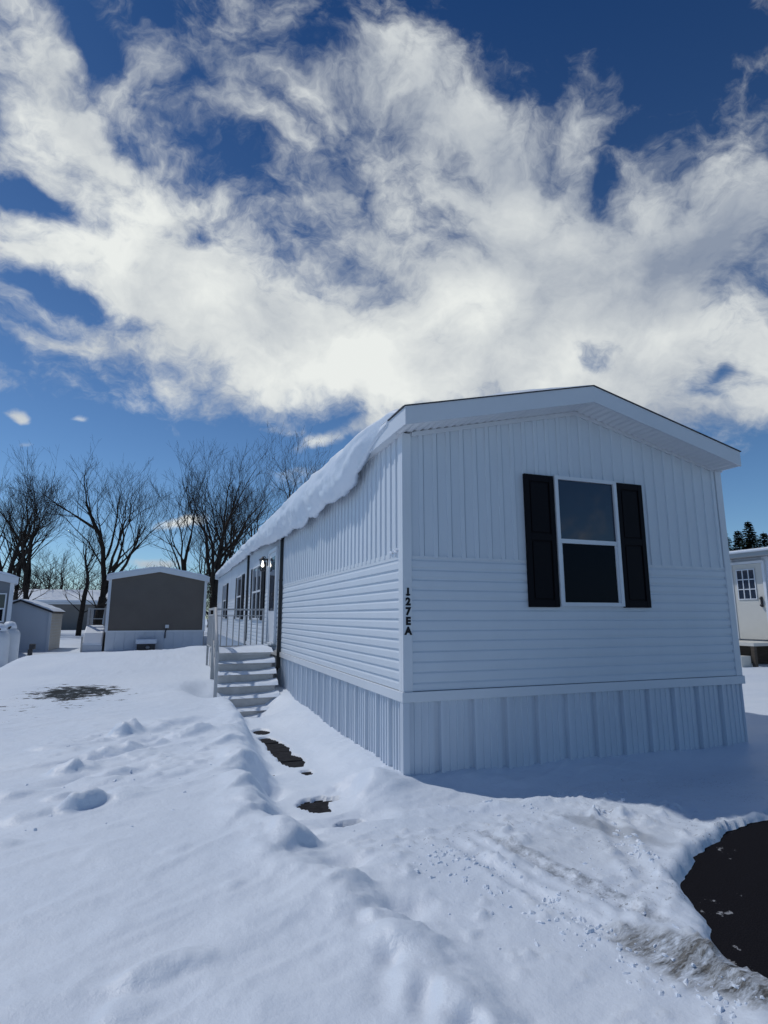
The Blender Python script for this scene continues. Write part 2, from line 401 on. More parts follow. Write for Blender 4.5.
def terrain(X, Y):
    L = np.interp(Y, [-5, 1, 2, 3, 4, 6, 9, 12, 15, 18, 23, 28], [-.05, .0, .025, .06, .10, .17, .22, .34, .48, .34, -.14, -.22])
    Rr = np.interp(Y, [1, 3.4, 4.2, 8, 9.3, 11, 30], [-.02, -.01, -.10, -.11, -.06, .0, -.05])
    xb = np.interp(Y, [0.5, 1.5, 2.0, 2.3, 2.9, 3.4, 3.8, 4.3, 4.8, 5.6, 7.2, 8.3, 9.0, 11, 14, 28],
                      [1.02, 1.02, .99, .99, .82, .68, .62, .57, .57, .64, .84, .80, .70, .72, 1.0, 1.2])
    xb = xb + 0.05*np.sin(Y*8.5+0.7)*np.exp(-((Y-4.4)/1.8)**2) + 0.04*fbm(X*0.2, Y, 2.1, 3, 5)
    wd = np.interp(Y, [1, 3, 4, 6, 8, 10, 14], [.28, .30, .34, .36, .30, .5, 1.2])
    e = ss(0, 1, (X-xb)/wd)
    near = ss(3.4, 1.6, Y)
    Z = L*(1-e) + Rr*e
    # lip of drifted snow on the crest of the bank
    lip = np.exp(-((X-xb+.06)/.13)**2)*np.interp(Y, [1, 2, 3, 4, 6, 8, 9], [.01, .02, .03, .035, .03, .03, .0])
    Z = Z + lip*(0.75+0.6*fbm(X, Y, 2.6, 3, 9))
    # bank between the pavers and the skirting
    wall = ss(1.30, 1.95, X)*ss(4.3, 5.0, Y)*ss(13, 10, Y)
    Z = Z + wall*(0.10+0.03*fbm(X, Y, 2.3, 3, 41))
    Z = Z + 0.15*gau(X, Y, 1.62, 4.74, .26, .34, 0.7) + 0.05*gau(X, Y, 1.3, 4.1, .5, .3, -.4)
    # windrow of plough spill in front of the gable end
    Z = Z + 0.06*gau(X, Y, 2.45, 3.95, .60, .10, -.22, 2.5)*(1+.7*fbm(X, Y, 6, 3, 3))
    Z = Z - 0.010*gau(X, Y, 3.7, 3.4, 1.3, .5, -.05, 3)
    Z = Z - .20*gau(X, Y, 1.25, 9.5, .55, .65, 0, 4)
    # lumps on the bank edge
    for (cx, cy, sx, sy, h, r) in [(.74,5.45,.24,.17,.06,.4),(.66,4.75,.2,.13,.06,.3),(.70,4.25,.2,.12,.06,.2),(.78,3.62,.14,.10,.05,.2),(.92,3.0,.12,.07,.035,.2),
            (1.03,2.45,.14,.09,.045,-.3),(.98,2.62,.1,.06,.03,0),(1.05,2.0,.14,.10,.025,-.6),(1.10,1.80,.12,.10,.02,-.6),(.5,6.4,.3,.12,.04,.3),(.55,7.0,.4,.15,.04,.2),(1.08,1.62,.14,.10,.02,0)]:
        Z = Z + h*gau(X, Y, cx, cy, sx, sy, r, 3)
    for (cx, cy, sx, sy, h, r) in [(.86,5.05,.16,.13,-.07,.6),(.84,4.42,.17,.13,-.07,.5),(.84,3.93,.16,.10,-.06,.4),(1.0,3.32,.14,.10,-.05,.3),(.95,5.75,.2,.10,-.04,.5),(1.12,2.75,.12,.09,-.04,0)]:
        Z = Z + h*gau(X, Y, cx, cy, sx, sy, r, 3)
    for (cx, cy, r) in [(.66,5.22,.75),(.60,4.60,.8),(.62,4.08,.75),(.74,3.50,.7),(.58,5.9,.6)]:      # knife edged drift crests
        dx_ = (X-cx)*math.cos(r)+(Y-cy)*math.sin(r); dy_ = -(X-cx)*math.sin(r)+(Y-cy)*math.cos(r)+.25*dx_**2
        Z = Z + .05*np.exp(-(dx_/.26)**2)*np.where(dy_ > 0, np.exp(-dy_/.16), np.exp(-(dy_/.035)**2))
    # footprints near the bottom of the frame
    for (cx, cy, sx, sy, h, r) in [(.92,2.06,.05,.09,-.05,-.5),(.99,1.87,.045,.08,-.045,-.5),(.80,2.16,.06,.10,-.02,-.4),(.88,2.32,.05,.05,-.03,0)]:
        Z = Z + h*gau(X, Y, cx, cy, sx, sy, r, 3)
    # clods and boot marks on the left
    for (cx, cy, s_, h) in [(-.71,5.34,.13,.10),(-.47,4.48,.125,.14),(-.21,4.6,.16,.05),(-.33,6.48,.16,.16),(-.31,5.85,.17,.09),(-.55,5.4,.12,.07),(-.75,4.4,.16,.05),
            (-.62,4.75,.1,.05),(-.9,6.2,.2,.05),(-.1,6.6,.2,.06),(.25,6.3,.2,.06),(.1,7.0,.3,.05),(-.45,5.0,.2,.04),(-.78,3.95,.10,.04),(-.95,4.9,.15,.04),(.0,5.5,.1,.03),(-.05,5.0,.08,.04),
            (.05,2.55,.13,.045),(-.08,2.36,.10,.03),(.20,2.55,.07,.03),(-.05,2.03,.08,.03),(.10,2.1,.06,.025),(.14,3.6,.09,.02),(.35,3.1,.06,.02)]:
        Z = Z + h*gau(X, Y, cx+.03*np.sin(Y*17), cy, s_*1.0, s_*.62, .45, 5)*.62*(1+.5*fbm(X, Y, 11, 3, 77))
    for (cx, cy, sx, sy, h, r) in [(-.45,5.7,.35,.09,-.05,.5),(-.15,6.15,.35,.08,-.05,.45),(-.2,5.15,.3,.07,-.04,.5),(.1,6.8,.45,.08,-.05,.3),(-.6,5.1,.2,.06,-.04,.6)]:
        Z = Z + h*gau(X, Y, cx, cy, sx, sy, r)
    sm = gau(X, Y, -.15, 5.9, .75, 1.15, .2, 4)
    Z = Z + sm*.055*np.clip(.42-np.abs(fbm(X*.75+Y*.25, Y*1.5-X*.7, 1.9, 4, 201, .55)), 0, 1)*ss(.3, .6, vnoise(X*1.6+3, Y*1.6, 203))
    Z = Z + sm*.045*np.clip(fbm(X*1.2, Y*1.8, 4.5, 4, 207, .6), -.1, 1) + sm*.03*np.clip(fbm(X*1.5, Y*2.2, 9, 3, 208), 0, 1)*ss(.45, .6, vnoise(X*2.5, Y*2.5, 209))
    # a hollow round the newel post, drifted mound before the far homes
    Z = Z - 0.17*gau(X, Y, .66, 9.7, .32, .8, 0, 3)
    Z = Z + 0.08*gau(X, Y, -.1, 14.6, 1.6, 1.8) + 0.10*gau(X, Y, .75, 15.5, .5, 1.4) - .05*gau(X, Y, -2.6, 13, 1.6, 2)
    Z = Z - .52*ss(-2.9, -4.0, X)*ss(10.5, 14.5, Y)*ss(23, 18, Y)
    bz = np.exp(-((X-xb-.08)/.24)**2)*ss(8.6, 7.6, Y)
    Z = Z + bz*(.030*fbm(X*1.4+Y*.5, Y, 4.2, 4, 141, .6)+.016*(.5-np.abs(fbm(X+Y*.6, Y*1.2-X*.7, 6.5, 3, 151))*2))
    # wind texture
    Z = Z + 0.035*fbm(X, Y, .55, 4, 21) + 0.015*fbm(X*.7+Y*.35, Y*1.3-X*.6, 2.4, 5, 31, .55) + 0.006*fbm(X*.8+Y*.3, Y*1.2, 9, 4, 61, .6)
    rid = 1-np.abs(fbm(X*.6+Y*.1, Y*2.0-X*1.0, 1.7, 3, 91))*2.2
    Z = Z + 0.012*np.clip(rid, 0, 1)**3*ss(.35, .6, vnoise(X*1.1, Y*1.1, 4)+.1)
    # churned snow between bank and drive
    ch = ss(.15, .5, X-xb)*ss(4.4, 3.6, Y)*ss(4.2, 3.3, X)
    rough = np.clip(fbm(X, Y, 10, 3, 71)-.12, 0, 1)*ss(.48, .68, vnoise(X*2.6+.3, Y*2.6, 8))
    Z = Z + ch*rough*0.06 + ch*.05*np.clip(fbm(X, Y, 17, 4, 171, .6)-.18, 0, .5)*ss(.45, .62, vnoise(X*2.2+9, Y*2.2, 28))
    Z = Z + ch*0.05*np.clip(fbm(X*.8, Y, 19, 2, 72)-.22, 0, 1)*ss(.4, .6, vnoise(X*3.1, Y*3.1, 18))
    for (ax_, ay_, bx_, by_, wd_) in ((1.95, 3.55, 2.22, 2.05, .045), (3.05, 3.6, 2.38, 2.45, .06), (1.70, 3.5, 1.98, 2.0, .05)):
        L2 = math.hypot(bx_-ax_, by_-ay_); ux, uy = (bx_-ax_)/L2, (by_-ay_)/L2
        al = (X-ax_)*ux+(Y-ay_)*uy; ac = -(X-ax_)*uy+(Y-ay_)*ux+.05*np.sin(al*2.2)
        on = ss(0, .2, al)*ss(L2, L2-.25, al)
        Z = Z + on*(-.014*np.exp(-(ac/wd_)**4)+.010*np.exp(-((np.abs(ac)-wd_*1.6)/.03)**2)*(1+1.2*fbm(X, Y, 13, 3, 88)))*(1+.6*fbm(X, Y, 3, 2, 87))
    # the dirty ice strip
    Z = Z + gau(X, Y, 2.16, 1.93, .46, .16, R(-66), 4)*(.02+.03*fbm(X*1.5, Y*.7, 12, 4, 13))
    # drive edge: pushed lip then the snow stops
    Xd, Yd = X+.07*fbm(X, Y, 4, 4, 51, .5), Y+.07*fbm(X, Y, 4, 4, 52, .5)
    ex = np.interp(Yd, [-8, .5, 1.4, 1.82, 1.98, 2.16, 2.36, 2.54, 2.75, 2.90, 3.02, 3.09], [2.1, 2.15, 2.2, 2.27, 2.32, 2.40, 2.51, 2.66, 2.99, 3.25, 3.5, 4.1])
    dd = np.where(Yd < 3.13, Xd-ex, -1.0)
    dd = np.minimum(dd, (3.13-Yd)*1.3)
    dd = np.where(X > 9, -1, dd)
    Z = Z + .015*np.exp(-((dd+.16)/.09)**2)*(1+fbm(X, Y, 9, 3, 15))
    k = ss(-.12, .05, dd)
    Z = Z*(1-k) + (-.105)*k
    # pavers showing through
    hn = .055*fbm(X, Y, 6, 4, 33)
    def rect(x0, x1, y0, y1, sk=0.0):
        cx = (x0+x1)/2+sk*(Y-(y0+y1)/2)
        hx_, hy_ = (x1-x0)/2, (y1-y0)/2
        return hx_*(1-(np.abs((X+hn-cx)/hx_)**2.6+np.abs((Y+hn*1.3-(y0+y1)/2)/hy_)**2.6)**(1/2.6))
    hole = rect(1.11, 1.29, 7.60, 7.98)
    for r_ in [(1.11,1.29,7.05,7.44),(1.12,1.36,6.45,7.14),(1.14,1.40,5.92,6.57),(1.28,1.38,5.62,5.76),(1.02,1.26,4.62,4.80),(1.08,1.40,4.72,4.90),(1.10,1.26,4.50,4.66),(1.20,1.40,4.10,4.24)]:
        hole = np.maximum(hole, rect(*r_, sk=-.05))
    flat = ss(-.30, -.02, hole)
    Z = Z*(1-flat*.8) + (-.128)*flat*.8
    Z = Z - .10*ss(-.01, .015, hole)
    # keep the snow below the floor of the homes
    ins = (X > 2.15) & (X < 5.95) & (Y > 5.0) & (Y < 27)
    Z = np.where(ins, -.2, Z)
    # right hand yard and the far land
    Z = Z + ss(6, 9, X)*ss(20, 8, Y)*0.04
    far = ss(30, 60, Y); Z = Z*(1-far) + far*(-.1+.25*fbm(X, Y, .05, 3, 99))
    Z = Z + .10*gau(X, Y, -4.2, 36, .6, 8, -.7)
    return Z

xs = seg_axis(-160, -1.6, 4.4, 200, .022); ys = seg_axis(-60, 1.2, 7.6, 260, .022, 1.03, 6)
GX, GY = np.meshgrid(xs, ys)
ground = grid_obj('ground', GX, GY, terrain(GX, GY), SNOWG)
tag(ground, 'wind drifted snow covering the yard', kind='structure')
def gz(x, y): return float(terrain(np.array([[x]]), np.array([[y]]))[0, 0])

d = MB(); d.box(1.6, 8.5, -8, 3.22, -.20, -.050); tag(d.build('driveway', ASPHALT), 'black asphalt driveway cleared of snow', kind='structure')
pv = MB()
for i in range(9):
    y0 = 3.95+i*.46
    pv.box(1.0, 1.46, y0, y0+.44, -.25, -.150+.004*(i % 2))
tag(pv.build('path', PAVER, bevel=.01), 'dark paver path half buried in snow', kind='structure')

# clods of snow thrown about
rg = random.Random(3)
cl = MB()
def clod(x, y, s_):
    z = gz(x, y)-s_*.15; n = rg.choice((5, 6, 7)); pts = []; fs = []
    ph = rg.random()*6; el = rg.uniform(.6, 1.7); ca, sa = math.cos(ph), math.sin(ph)
    pts.append((x+s_*rg.uniform(-.4, .4), y+s_*rg.uniform(-.4, .4), z+s_*rg.uniform(.45, 1.05)))
    for ring, (rr, hh) in enumerate(((.62, .55), (1.0, .1), (.9, -.6))):
        for k in range(n):
            a = k*2*math.pi/n; q = rr*s_*rg.uniform(.6, 1.3); u_, v_ = q*math.cos(a)*el, q*math.sin(a)/el**.5
            pts.append((x+u_*ca-v_*sa, y+u_*sa+v_*ca, z+hh*s_*rg.uniform(.6, 1.3)))
    for k in range(n): fs.append((0, 1+k, 1+(k+1) % n))
    for ring in range(2):
        for k in range(n): fs.append((1+ring*n+k, 1+(ring+1)*n+k, 1+(ring+1)*n+(k+1) % n, 1+ring*n+(k+1) % n))
    cl.add(pts, fs, False)
for _ in range(70):                                   # little heaps broken off the windrow and the tyre edges
    q = rg.random()
    if q < .45: tt = rg.random(); hx_, hy_ = 1.55+tt*.45+rg.gauss(0, .10), 3.4-tt*1.7
    elif q < .7: tt = rg.random(); hx_, hy_ = 2.95-tt*.5+rg.gauss(0, .06), 3.5-tt*1.0
    else: hx_, hy_ = rg.uniform(1.9, 3.6), 4.05+rg.gauss(0, .10)-.1*rg.random()
    for _k in range(rg.randint(3, 9)):
        x, y = hx_+rg.gauss(0, .045), hy_+rg.gauss(0, .035)
        if x > 2.2+max(0, y-1.9)*.55 and y < 3.1: continue
        clod(x, y, .004+.014*rg.random()**2)
for _ in range(300):
    if rg.random() < .5:
        tt = rg.random(); x = 1.35+tt*.75+rg.gauss(0, .10); y = 3.3-tt*1.6+rg.gauss(0, .16)
    elif rg.random() < .5: x = 2.35+rg.gauss(0, .16); y = 2.9+rg.gauss(0, .35)
    else: x = rg.uniform(1.2, 3.6); y = rg.uniform(1.7, 4.2)
    if 2.1+(y > 2)*.3 < x and y < 2.9: continue
    clod(x, y, (.0025+.014*rg.random()**3))
for _ in range(30): clod(rg.uniform(-1.0, .4), rg.uniform(4.0, 6.8), rg.uniform(.006, .016))
tag(cl.build('snow_clods', SNOW), 'small lumps of snow thrown over the churned ground', 'snow', kind='stuff')

# ------------------------------------------------------------------ ribbed / lapped wall panels
def panel(prof, to3, zb, zt, closed=None):
    """prof: list of (s, depth); vertical ribs. zb, zt: functions of s"""
    mb = MB(); vs_ = []; fs = []
    for (s, dp) in prof:
        vs_.append(to3(s, dp, zb(s))); vs_.append(to3(s, dp, zt(s)))
    for i in range(len(prof)-1):
        a = 2*i; fs.append((a, a+2, a+3, a+1))
    mb.add(vs_, fs); return mb
def rib_prof(s0, s1, pitch, unit, marks=()):
    out = []; s = s0
    while s < s1:
        for (u, dp) in unit:
            if s+u < s1: out.append((s+u, dp))
        s += pitch
    out.append((s1, unit[0][1]))
    for mk in marks:
        j = max(i for i in range(len(out)) if out[i][0] <= mk)
        if abs(out[j][0]-mk) > 1e-5 and j+1 < len(out):
            a, b = out[j], out[j+1]; f = (mk-a[0])/(b[0]-a[0]+1e-9)
            out.insert(j+1, (mk, a[1]+(b[1]-a[1])*f))
    return out
BB = [(0, .0), (.086, .0), (.090, .015), (.130, .015), (.133, -.008), (.141, -.008), (.1445, .0)]
SK = [(0, .022), (.03, .022), (.034, .004), (.085, .004), (.089, .015), (.096, .015), (.100, .004), (.155, .004), (.159, .017), (.170, .017), (.174, .004),
      (.225, .004), (.229, .015), (.237, .015), (.241, .004), (.280, .004), (.283, -.023), (.332, -.023), (.342, .022)]
def lap(x_or, to3, s0, s1, z0, n, pitch, cut=None):
    mb = MB(); prof = []
    for k in range(n):
        z = z0+k*pitch
        prof += [(.015, z), (.013, z+pitch*.58), (.004, z+pitch*.76), (.003, z+pitch)]
    vs_ = []; fs = []
    for (dp, z) in prof: vs_.append(to3(s0, dp, z)); vs_.append(to3(s1, dp, z))
    for i in range(len(prof)-1):
        a = 2*i; fs.append((a, a+1, a+3, a+2))
    mb.add(vs_, fs); return mb
F = lambda y0: (lambda s, dp, z: (s, y0-dp, z))          # a wall facing -Y
W_ = lambda x0: (lambda s, dp, z: (x0-dp, s, z))         # a wall facing -X

# ------------------------------------------------------------------ THE MOBILE HOME
HX0, HX1, HY0, HY1 = 1.98, 6.06, 4.81, 27.1
RX, ZE, ZR = 4.00, 3.06, 3.54
home = empty('mobile_home', (4.0, 16.0, 0), 'long white single-wide mobile home with black shutters and snowy roof', 'mobile home')
core = MB(); core.box(HX0+.05, HX1-.05, HY0+.05, HY1-.05, -.2, ZE-.03); core.prism([(HX0+.05, ZE-.029), (HX1-.05, ZE-.029), (RX, ZR-.03)], 'y', HY0+.05, HY1-.05)
core.build('wall', VINYL, home)
gab = lambda s: ZE+(ZR-ZE)*(1-abs(s-RX)/((RX-HX0) if s < RX else (HX1-RX)))
panel(rib_prof(HX0+.066, HX1-.066, .146, BB, (RX,)), F(HY0), lambda s: 1.875, gab).build('upper_siding', VINYL, home)
panel(rib_prof(HY0+.08, HY1-.05, .146, BB), W_(HX0), lambda s: 1.90, lambda s: ZE).build('upper_siding', VINYL, home)
lap(0, F(HY0), HX0+.066, HX1-.066, .69, 13, .0915).build('lower_siding', VINYL, home)
lap(0, W_(HX0), HY0+.08, HY1-.05, .69, 13, .0905).build('lower_siding', VINYL, home)
panel(rib_prof(HX0+.0, HX1, .343, SK), F(HY0+.005), lambda s: -.2, lambda s: .60).build('skirting', SKIRT, home)
panel(rib_prof(HY0+.02, HY1, .343, SK), W_(HX0+.005), lambda s: -.2, lambda s: .60).build('skirting', SKIRT, home)
m = MB(); m.box(HX0-.036, HX1+.036, HY0-.036, HY0+.02, .598, .685); m.box(HX0-.036, HX0+.02, HY0+.0205, HY1, .598, .685)
m.box(HX1+.001, HX1+.035, HY0+.0205, HY1, .598, .685)
m.build('belly_trim', TRIM, home, bevel=.004)
m = MB(); m.box(HX0-.010, HX0+.03, HY0+.08, HY1, 1.866, 1.935); m.box(HX0+.0705, HX1-.0705, HY0-.012, HY0+.02, 1.872, 1.892)
m.build('middle_trim', TRIM, home)
m = MB()
m.box(HX0-.022, HX0+.070, HY0-.022, HY0+.02, .686, ZE+.0); m.box(HX0-.022, HX0+.02, HY0+.0205, HY0+.085, .686, ZE)
m.build('corner_post', TRIM, home, bevel=.003)
m = MB(); m.box(HX1-.070, HX1+.022, HY0-.022, HY0+.02, .686, ZE+.0); m.build('corner_post', TRIM, home, bevel=.003)
m = MB(); m.box(HX0-.030, HX0+.035, HY0-.031, HY0+.0, -.25, .597); m.box(HX0-.030, HX0-.0, HY0+.0005, HY0+.04, -.25, .597); m.build('skirting_corner', SKIRT, home, bevel=.003)
# gable moulding under the soffit
m = MB()
for (xa, za, xb_, zb_) in ((HX0+.08, ZE+.02, RX, ZR), (RX, ZR, HX1-.08, ZE+.02)):
    m.prism([(xa, za-.045), (xb_, zb_-.045), (xb_, zb_), (xa, za)], 'y', HY0-.020, HY0-.001)
m.build('gable_moulding', TRIM, home)
# roof: rake fascia, soffit, side fascia, thin dark shingle edge
OX0, OX1, OY = 1.87, 6.04, 4.485
eL, eR = 3.05, 3.05
def rk(x, z_e, z_r): return z_e+(z_r-z_e)*(1-abs(x-RX)/((RX-OX0) if x < RX else (OX1-RX)))
m = MB()
m.prism([(OX0, 3.035), (RX, 3.535), (RX, 3.708), (OX0, 3.205)], 'y', OY, OY+.022); m.prism([(RX+.0005, 3.535), (OX1, 3.035), (OX1, 3.205), (RX+.0005, 3.708)], 'y', OY, OY+.022)
m.build('rake_fascia', TRIM, home)
m = MB(); m.box(OX0, OX0+.02, OY+.0225, HY1+.2, 3.040, 3.203); m.box(OX1-.02, OX1, OY+.0225, HY0-.03, 3.040, 3.203); m.box(HX1+.0225, HX1+.045, HY0-.03, HY1+.2, 3.040, 3.203); m.build('eave_fascia', TRIM, home)
# soffit: strips with fine V grooves running front to back
sf = MB(); n_ = 74; vs_ = []; fs = []
for side in (0, 1):
    xa, xb_ = (OX0+.021, RX) if side == 0 else (RX, OX1-.021)
    prev = None
    for i in range(n_+1):
        x = xa+(xb_-xa)*i/n_; z = rk(x, 3.036, 3.536)+(.016 if i % 3 == 1 else 0)
        vs_ += [(x, OY+.023, z), (x, HY0+.02, z)]
        if i: a = len(vs_)-4; fs.append((a, a+1, a+3, a+2))
sf.add(vs_, fs); sf.build('soffit', SOFFIT, home)
m = MB(); m.box(OX0+.021, HX0-.001, HY0+.021, HY1, 3.052, 3.066); m.build('soffit', SOFFIT, home)
m = MB(); m.prism([(OX0-.012, 3.204), (RX, 3.710), (RX, 3.719), (OX0-.012, 3.213)], 'y', OY-.012, HY1+.2); m.prism([(RX+.0005, 3.710), (OX1+.012, 3.204), (OX1+.012, 3.213), (RX+.0005, 3.719)], 'y', OY-.012, HY1+.2)
m.build('roof', SHINGLE, home)

def window(parent, kind, s0, s1, z0, z1, zm, wall, fw=.038, mull=False):
    """kind 'f' faces -Y, 'w' faces -X; frame > pane"""
    def bx(mb, sa, sb, da, db, za, zb):
        if kind == 'f': mb.box(sa, sb, wall-db, wall-da, za, zb)
        else: mb.box(wall-db, wall-da, sa, sb, za, zb)
    wroot = MB()
    o_, i_ = .045, .0
    bx(wroot, s0, s0+fw, i_, o_, z0, z1); bx(wroot, s1-fw, s1, i_, o_, z0, z1)
    bx(wroot, s0+fw+.0005, s1-fw-.0005, i_, o_-.002, z1-fw, z1); bx(wroot, s0+fw+.0005, s1-fw-.0005, i_, o_-.002, z0, z0+fw)
    bx(wroot, s0+fw+.0005, s1-fw-.0005, i_, o_-.008, zm-.022, zm+.022)
    # lower sash stiles
    bx(wroot, s0+fw+.0005, s0+fw+.022, i_, o_-.016, z0+fw+.0005, zm-.0225); bx(wroot, s1-fw-.022, s1-fw-.0005, i_, o_-.016, z0+fw+.0005, zm-.0225)
    if mull:
        c = (s0+s1)/2; bx(wroot, c-.03, c+.03, i_, o_-.004, z0+fw+.0005, z1-fw-.0005)
    wo_ = wroot.build('window', TRIM, parent)
    p1 = MB(); bx(p1, s0+fw-.002, s1-fw+.002, .002, .020, zm, z1-fw+.002); p1.build('pane', GLASS, wo_)
    p2 = MB(); bx(p2, s0+fw-.002, s1-fw+.002, .003, .017, z0+fw-.002, zm-.0005); p2.build('pane', SCREEN, wo_)
    return wo_
def shutter(parent, kind, s0, s1, z0, z1, wall, name='shutter'):
    mb = MB()
    def bx(sa, sb, da, db, za, zb):
        if kind == 'f': mb.box(sa, sb, wall-db, wall-da, za, zb)
        else: mb.box(wall-db, wall-da, sa, sb, za, zb)
    st = .055; zmid = z0+(z1-z0)*.52
    bx(s0, s1, .001, .016, z0, z1)
    bx(s0, s0+st, .0165, .032, z0, z1); bx(s1-st, s1, .0165, .032, z0, z1)
    for (a, b) in ((z0, z0+.07), (zmid-.035, zmid+.035), (z1-.07, z1)): bx(s0+st+.0005, s1-st-.0005, .0165, .031, a, b)
    for (a, b) in ((z0+.085, zmid-.05), (zmid+.05, z1-.085)): bx(s0+st+.018, s1-st-.018, .0165, .026, a, b)
    return mb.build(name, BLACK, parent, bevel=.003)
window(home, 'f', 3.655, 4.455, 1.44, 2.785, 2.10, HY0-.012)
shutter(home, 'f', 3.29, 3.645, 1.43, 2.775, HY0-.014); shutter(home, 'f', 4.465, 4.82, 1.43, 2.775, HY0-.014)
WL = HX0-.014
for (a, b, c, d_, mu) in ((12.98, 13.42, 14.9, 15.3, True), (16.9, 17.35, 18.6, 19.05, False), (21.9, 22.3, 23.6, 24.0, False)):
    window(home, 'w', b+.01, c-.01, 1.26, 2.56, 1.93, WL, mull=mu); shutter(home, 'w', a, b, 1.25, 2.55, WL); shutter(home, 'w', c, d_, 1.25, 2.55, WL)
# door with storm door glass, threshold and handle
m = MB(); m.box(WL-.05, WL, 11.36, 11.43, .80, 2.72); m.box(WL-.05, WL, 12.27, 12.34, .80, 2.72); m.box(WL-.049, WL, 11.4305, 12.2695, 2.65, 2.72); m.box(WL-.08, WL, 11.4305, 12.2695, .78, .82)
dr = m.build('door_frame', TRIM, home)
m = MB(); m.box(WL-.030, WL-.001, 11.435, 12.265, .825, 2.645); dl = m.build('door', TRIM, home)
m = MB(); m.box(WL-.036, WL-.0305, 11.53, 12.17, 1.45, 2.55); m.build('door_glass', GLASS, dl)
m = MB(); m.box(WL-.05, WL-.0305, 11.475, 11.505, 1.62, 1.86); m.tube([(WL-.04, 11.49, 1.66), (WL-.085, 11.49, 1.66), (WL-.085, 11.49, 1.80), (WL-.04, 11.49, 1.80)], .010, 6); m.build('handle', METAL, dl)
# coach lamp, lit
lx, ly, lz = HX0-.13, 12.72, 2.46
m = MB(); m.box(HX0-.03, HX0-.012, ly-.05, ly+.05, lz-.02, lz+.14); m.tube([(HX0-.03, ly, lz+.10), (HX0-.09, ly, lz+.19), (lx, ly, lz+.17)], .009, 6)
m.lathe(lx, ly, [(.004, lz+.19), (.02, lz+.17), (.085, lz+.11), (.085, lz+.098)][::-1], 8); m.lathe(lx, ly, [(.02, lz-.15), (.055, lz-.135), (.06, lz-.115), (.02, lz-.11)], 8)
for k in range(4):
    a = k*math.pi/2+.78; m.tube([(lx+.052*math.cos(a), ly+.052*math.sin(a), lz-.12), (lx+.074*math.cos(a), ly+.074*math.sin(a), lz+.10)], .006, 5)
lamp = m.build('porch_lamp', METAL, home)
EM = bpy.data.materials.new('lit_bulb'); EM.use_nodes = True; e = EM.node_tree.nodes['Principled BSDF']
e.inputs['Base Color'].default_value = (1, .95, .85, 1); e.inputs['Emission Color'].default_value = (1, .93, .80, 1); e.inputs['Emission Strength'].default_value = 6
m = MB(); m.lathe(lx, ly, [(.008, lz-.05), (.026, lz-.035), (.032, lz-.01), (.022, lz+.025), (.012, lz+.05), (.010, lz+.09)], 10); m.build('bulb', EM, lamp)
# downspouts
for yy in (10.86, 15.98):
    m = MB(); m.box(HX0-.075, HX0-.018, yy-.038, yy+.038, .40, 3.0); m.tube([(HX0-.045, yy, 3.0), (HX0-.055, yy, 3.06)], .03, 6)
    m.tube([(HX0-.047, yy, .44), (HX0-.085, yy, .33)], .03, 6)
    for zz in (.9, 2.0, 2.8): m.box(HX0-.080, HX0-.012, yy-.044, yy+.044, zz, zz+.03)
    m.build('downspout', DSP, home, bevel=.003)
# house number, one letter above the other on the corner post
def letter(ch, x, y, z, size):
    cu_ = bpy.data.curves.new('letter', 'FONT'); cu_.body = ch; cu_.size = size; cu_.extrude = .002; cu_.offset = .0052; cu_.align_x = 'CENTER'
    ob = bpy.data.objects.new('tmp', cu_); COL.objects.link(ob); bpy.context.view_layer.update()
    me = bpy.data.meshes.new_from_object(ob.evaluated_get(bpy.context.evaluated_depsgraph_get()))
    bpy.data.objects.remove(ob)
    me.transform(Matrix.Translation((x, y, z)) @ Matrix.Rotation(R(90), 4, 'X'))
    me.materials.clear(); me.materials.append(LETTER)
    o = bpy.data.objects.new('house_number_character', me); COL.objects.link(o); o.parent = home
    bpy.context.view_layer.update(); o.matrix_parent_inverse = home.matrix_world.inverted()
    return o
for i, ch in enumerate('127EA'):
    o = letter(ch, 2.008, HY0-.0245, 1.528-i*.0865, .092)
    if ch == '1':                                    # slab foot of the numeral
        m = MB(); m.box(1.988, 2.028, HY0-.0275, HY0-.0215, 1.526, 1.540)
        me2 = m.build('tmp', LETTER); 
        bm = bmesh.new(); bm.from_mesh(o.data); bm.from_mesh(me2.data); bm.to_mesh(o.data); bm.free(); bpy.data.objects.remove(me2)

